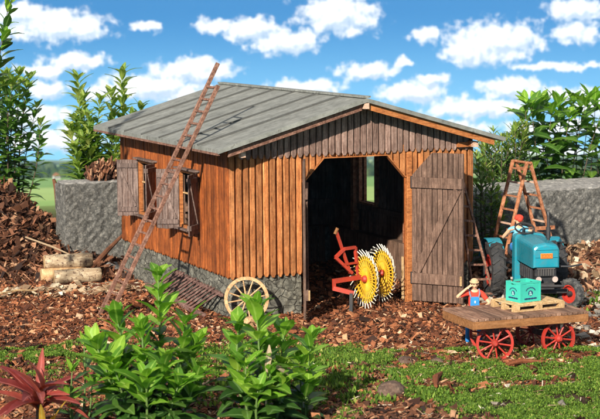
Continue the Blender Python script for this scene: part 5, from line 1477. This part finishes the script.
# moss cushions
def blades(name, label, X, Y, hmin, hmax, nb, mt, spread=.05, wfac=.30, zoff=0):
    N = len(X); V = []; 
    base = np.stack([X, Y, ground(X, Y) + zoff + .16 * (fbm(X * 2.4, Y * 2.4, 77) - .42) * (1 if name == 'moss' else 0)], -1)
    k = np.repeat(np.arange(N), nb); M_ = len(k)
    p = base[k] + np.stack([rng.normal(0, spread, M_), rng.normal(0, spread, M_), np.zeros(M_)], -1)
    hump = np.exp(-((p[:, 0] - base[k, 0]) ** 2 + (p[:, 1] - base[k, 1]) ** 2) / (2 * spread ** 2)); p[:, 2] += hump * spread * .7
    h = rng.uniform(hmin, hmax, M_); yaw = rng.uniform(0, 2 * PI, M_); ln = rng.uniform(.1, 1.1, M_)
    d = np.stack([np.cos(yaw) * np.sin(ln), np.sin(yaw) * np.sin(ln), np.cos(ln)], -1); sd = np.stack([-np.sin(yaw), np.cos(yaw), 0 * yaw], -1)
    wv = (h * wfac)[:, None]
    m_ = p + d * h[:, None] * .5
    V = np.stack([p, m_ - sd * wv * .5, p + d * h[:, None], m_ + sd * wv * .5], 1).reshape(-1, 3)
    F = np.arange(M_ * 4).reshape(-1, 4)
    o = rawmesh(name, V, F, mt, True); tag(o, label, 'moss', None, 'stuff'); return o
X1, Y1 = region(105000, -8, 9.5, -12.5, -1.2, mossmask)
blades('moss', 'bright green moss cushions spreading over the foreground', X1, Y1, .022, .055, 11, M['moss'], .042, .55)
X1, Y1 = region(1500, -3.4, .2, -8.5, -2.8, lambda X, Y: .6 * fbm(X, Y, 61))
blades('ground_herbs', 'small green herbs sprouting between the foreground laurels', X1, Y1, .08, .16, 7, M['moss'], .06, .38)
X1, Y1 = region(260, 6.5, 12, -5.5, -.5, lambda X, Y: .7 + X * 0)
blades('ground_herbs', 'small green herbs sprouting among pebbles beside the tractor', X1, Y1, .08, .18, 8, M['moss'], .07, .38)

# single sticks and bark pieces that stand out
def stick(label, pts, r, mt='barkdark', name='stick', cat='stick'):
    b = MB(); b.tube(pts, r, 7); o = b.build(name, M[mt], None, smooth=False)
    c = Vector(pts[0]); me = o.data
    for v_ in me.vertices: v_.co -= c
    o.location = c; tag(o, label, cat)
stick('dark slanting stick leaning between the grey block and the ladder', [(-.75, 7.0, -.75), (-.2, 7.3, -.35), (.35, 7.5, .05)], [.07, .06, .03])
stick('short bark stub standing upright on top of the bark heap', [(-.15, 11.4, .2), (-.2, 11.4, .75), (-.28, 11.4, 1.0)], [.10, .08, .04])
stick('long pale splinter lying on the bark heap above the logs', [(-2.1, 7.6, .05), (-1.5, 7.4, -.2), (-.9, 7.2, -.5)], [.02, .025, .012], 'chip')
stick('thin yellowish twig lying on the chips at the left edge', [(-3.6, 4.3, -.7), (-3.2, 4.35, -.66), (-2.75, 4.5, -.72)], [.02, .025, .015], 'pale')
stick('reddish bark strip lying on the moss near the bottom centre', [(.35, -7.9, -.72), (.62, -7.4, -.70), (.95, -7.0, -.73)], [.03, .06, .03], 'bark')
stick('slim reddish bark strip on the moss below the wagon', [(2.3, -6.9, -.72), (2.6, -6.85, -.70), (3.0, -7.0, -.73)], [.03, .045, .02], 'bark')

X1, Y1 = region(16000, -8.5, 8.5, -8.0, 7.5, lambda X, Y: clear(X, Y) * np.where(inside_barn(X, Y), .3, 1))
slabs('bark_fibres', 'thin bark fibres and splinters lying among the chips', X1, Y1, .07, .22, M['bark'], .3, .5, (.06, .16), .02)
X1, Y1 = region(1500, -2.0, 9.0, -12, -3.5)
slabs('dry_needles', 'dry needles and stalks lying on the moss', X1, Y1, .08, .24, M['chip'], .25, .6, (.04, .09), .035)
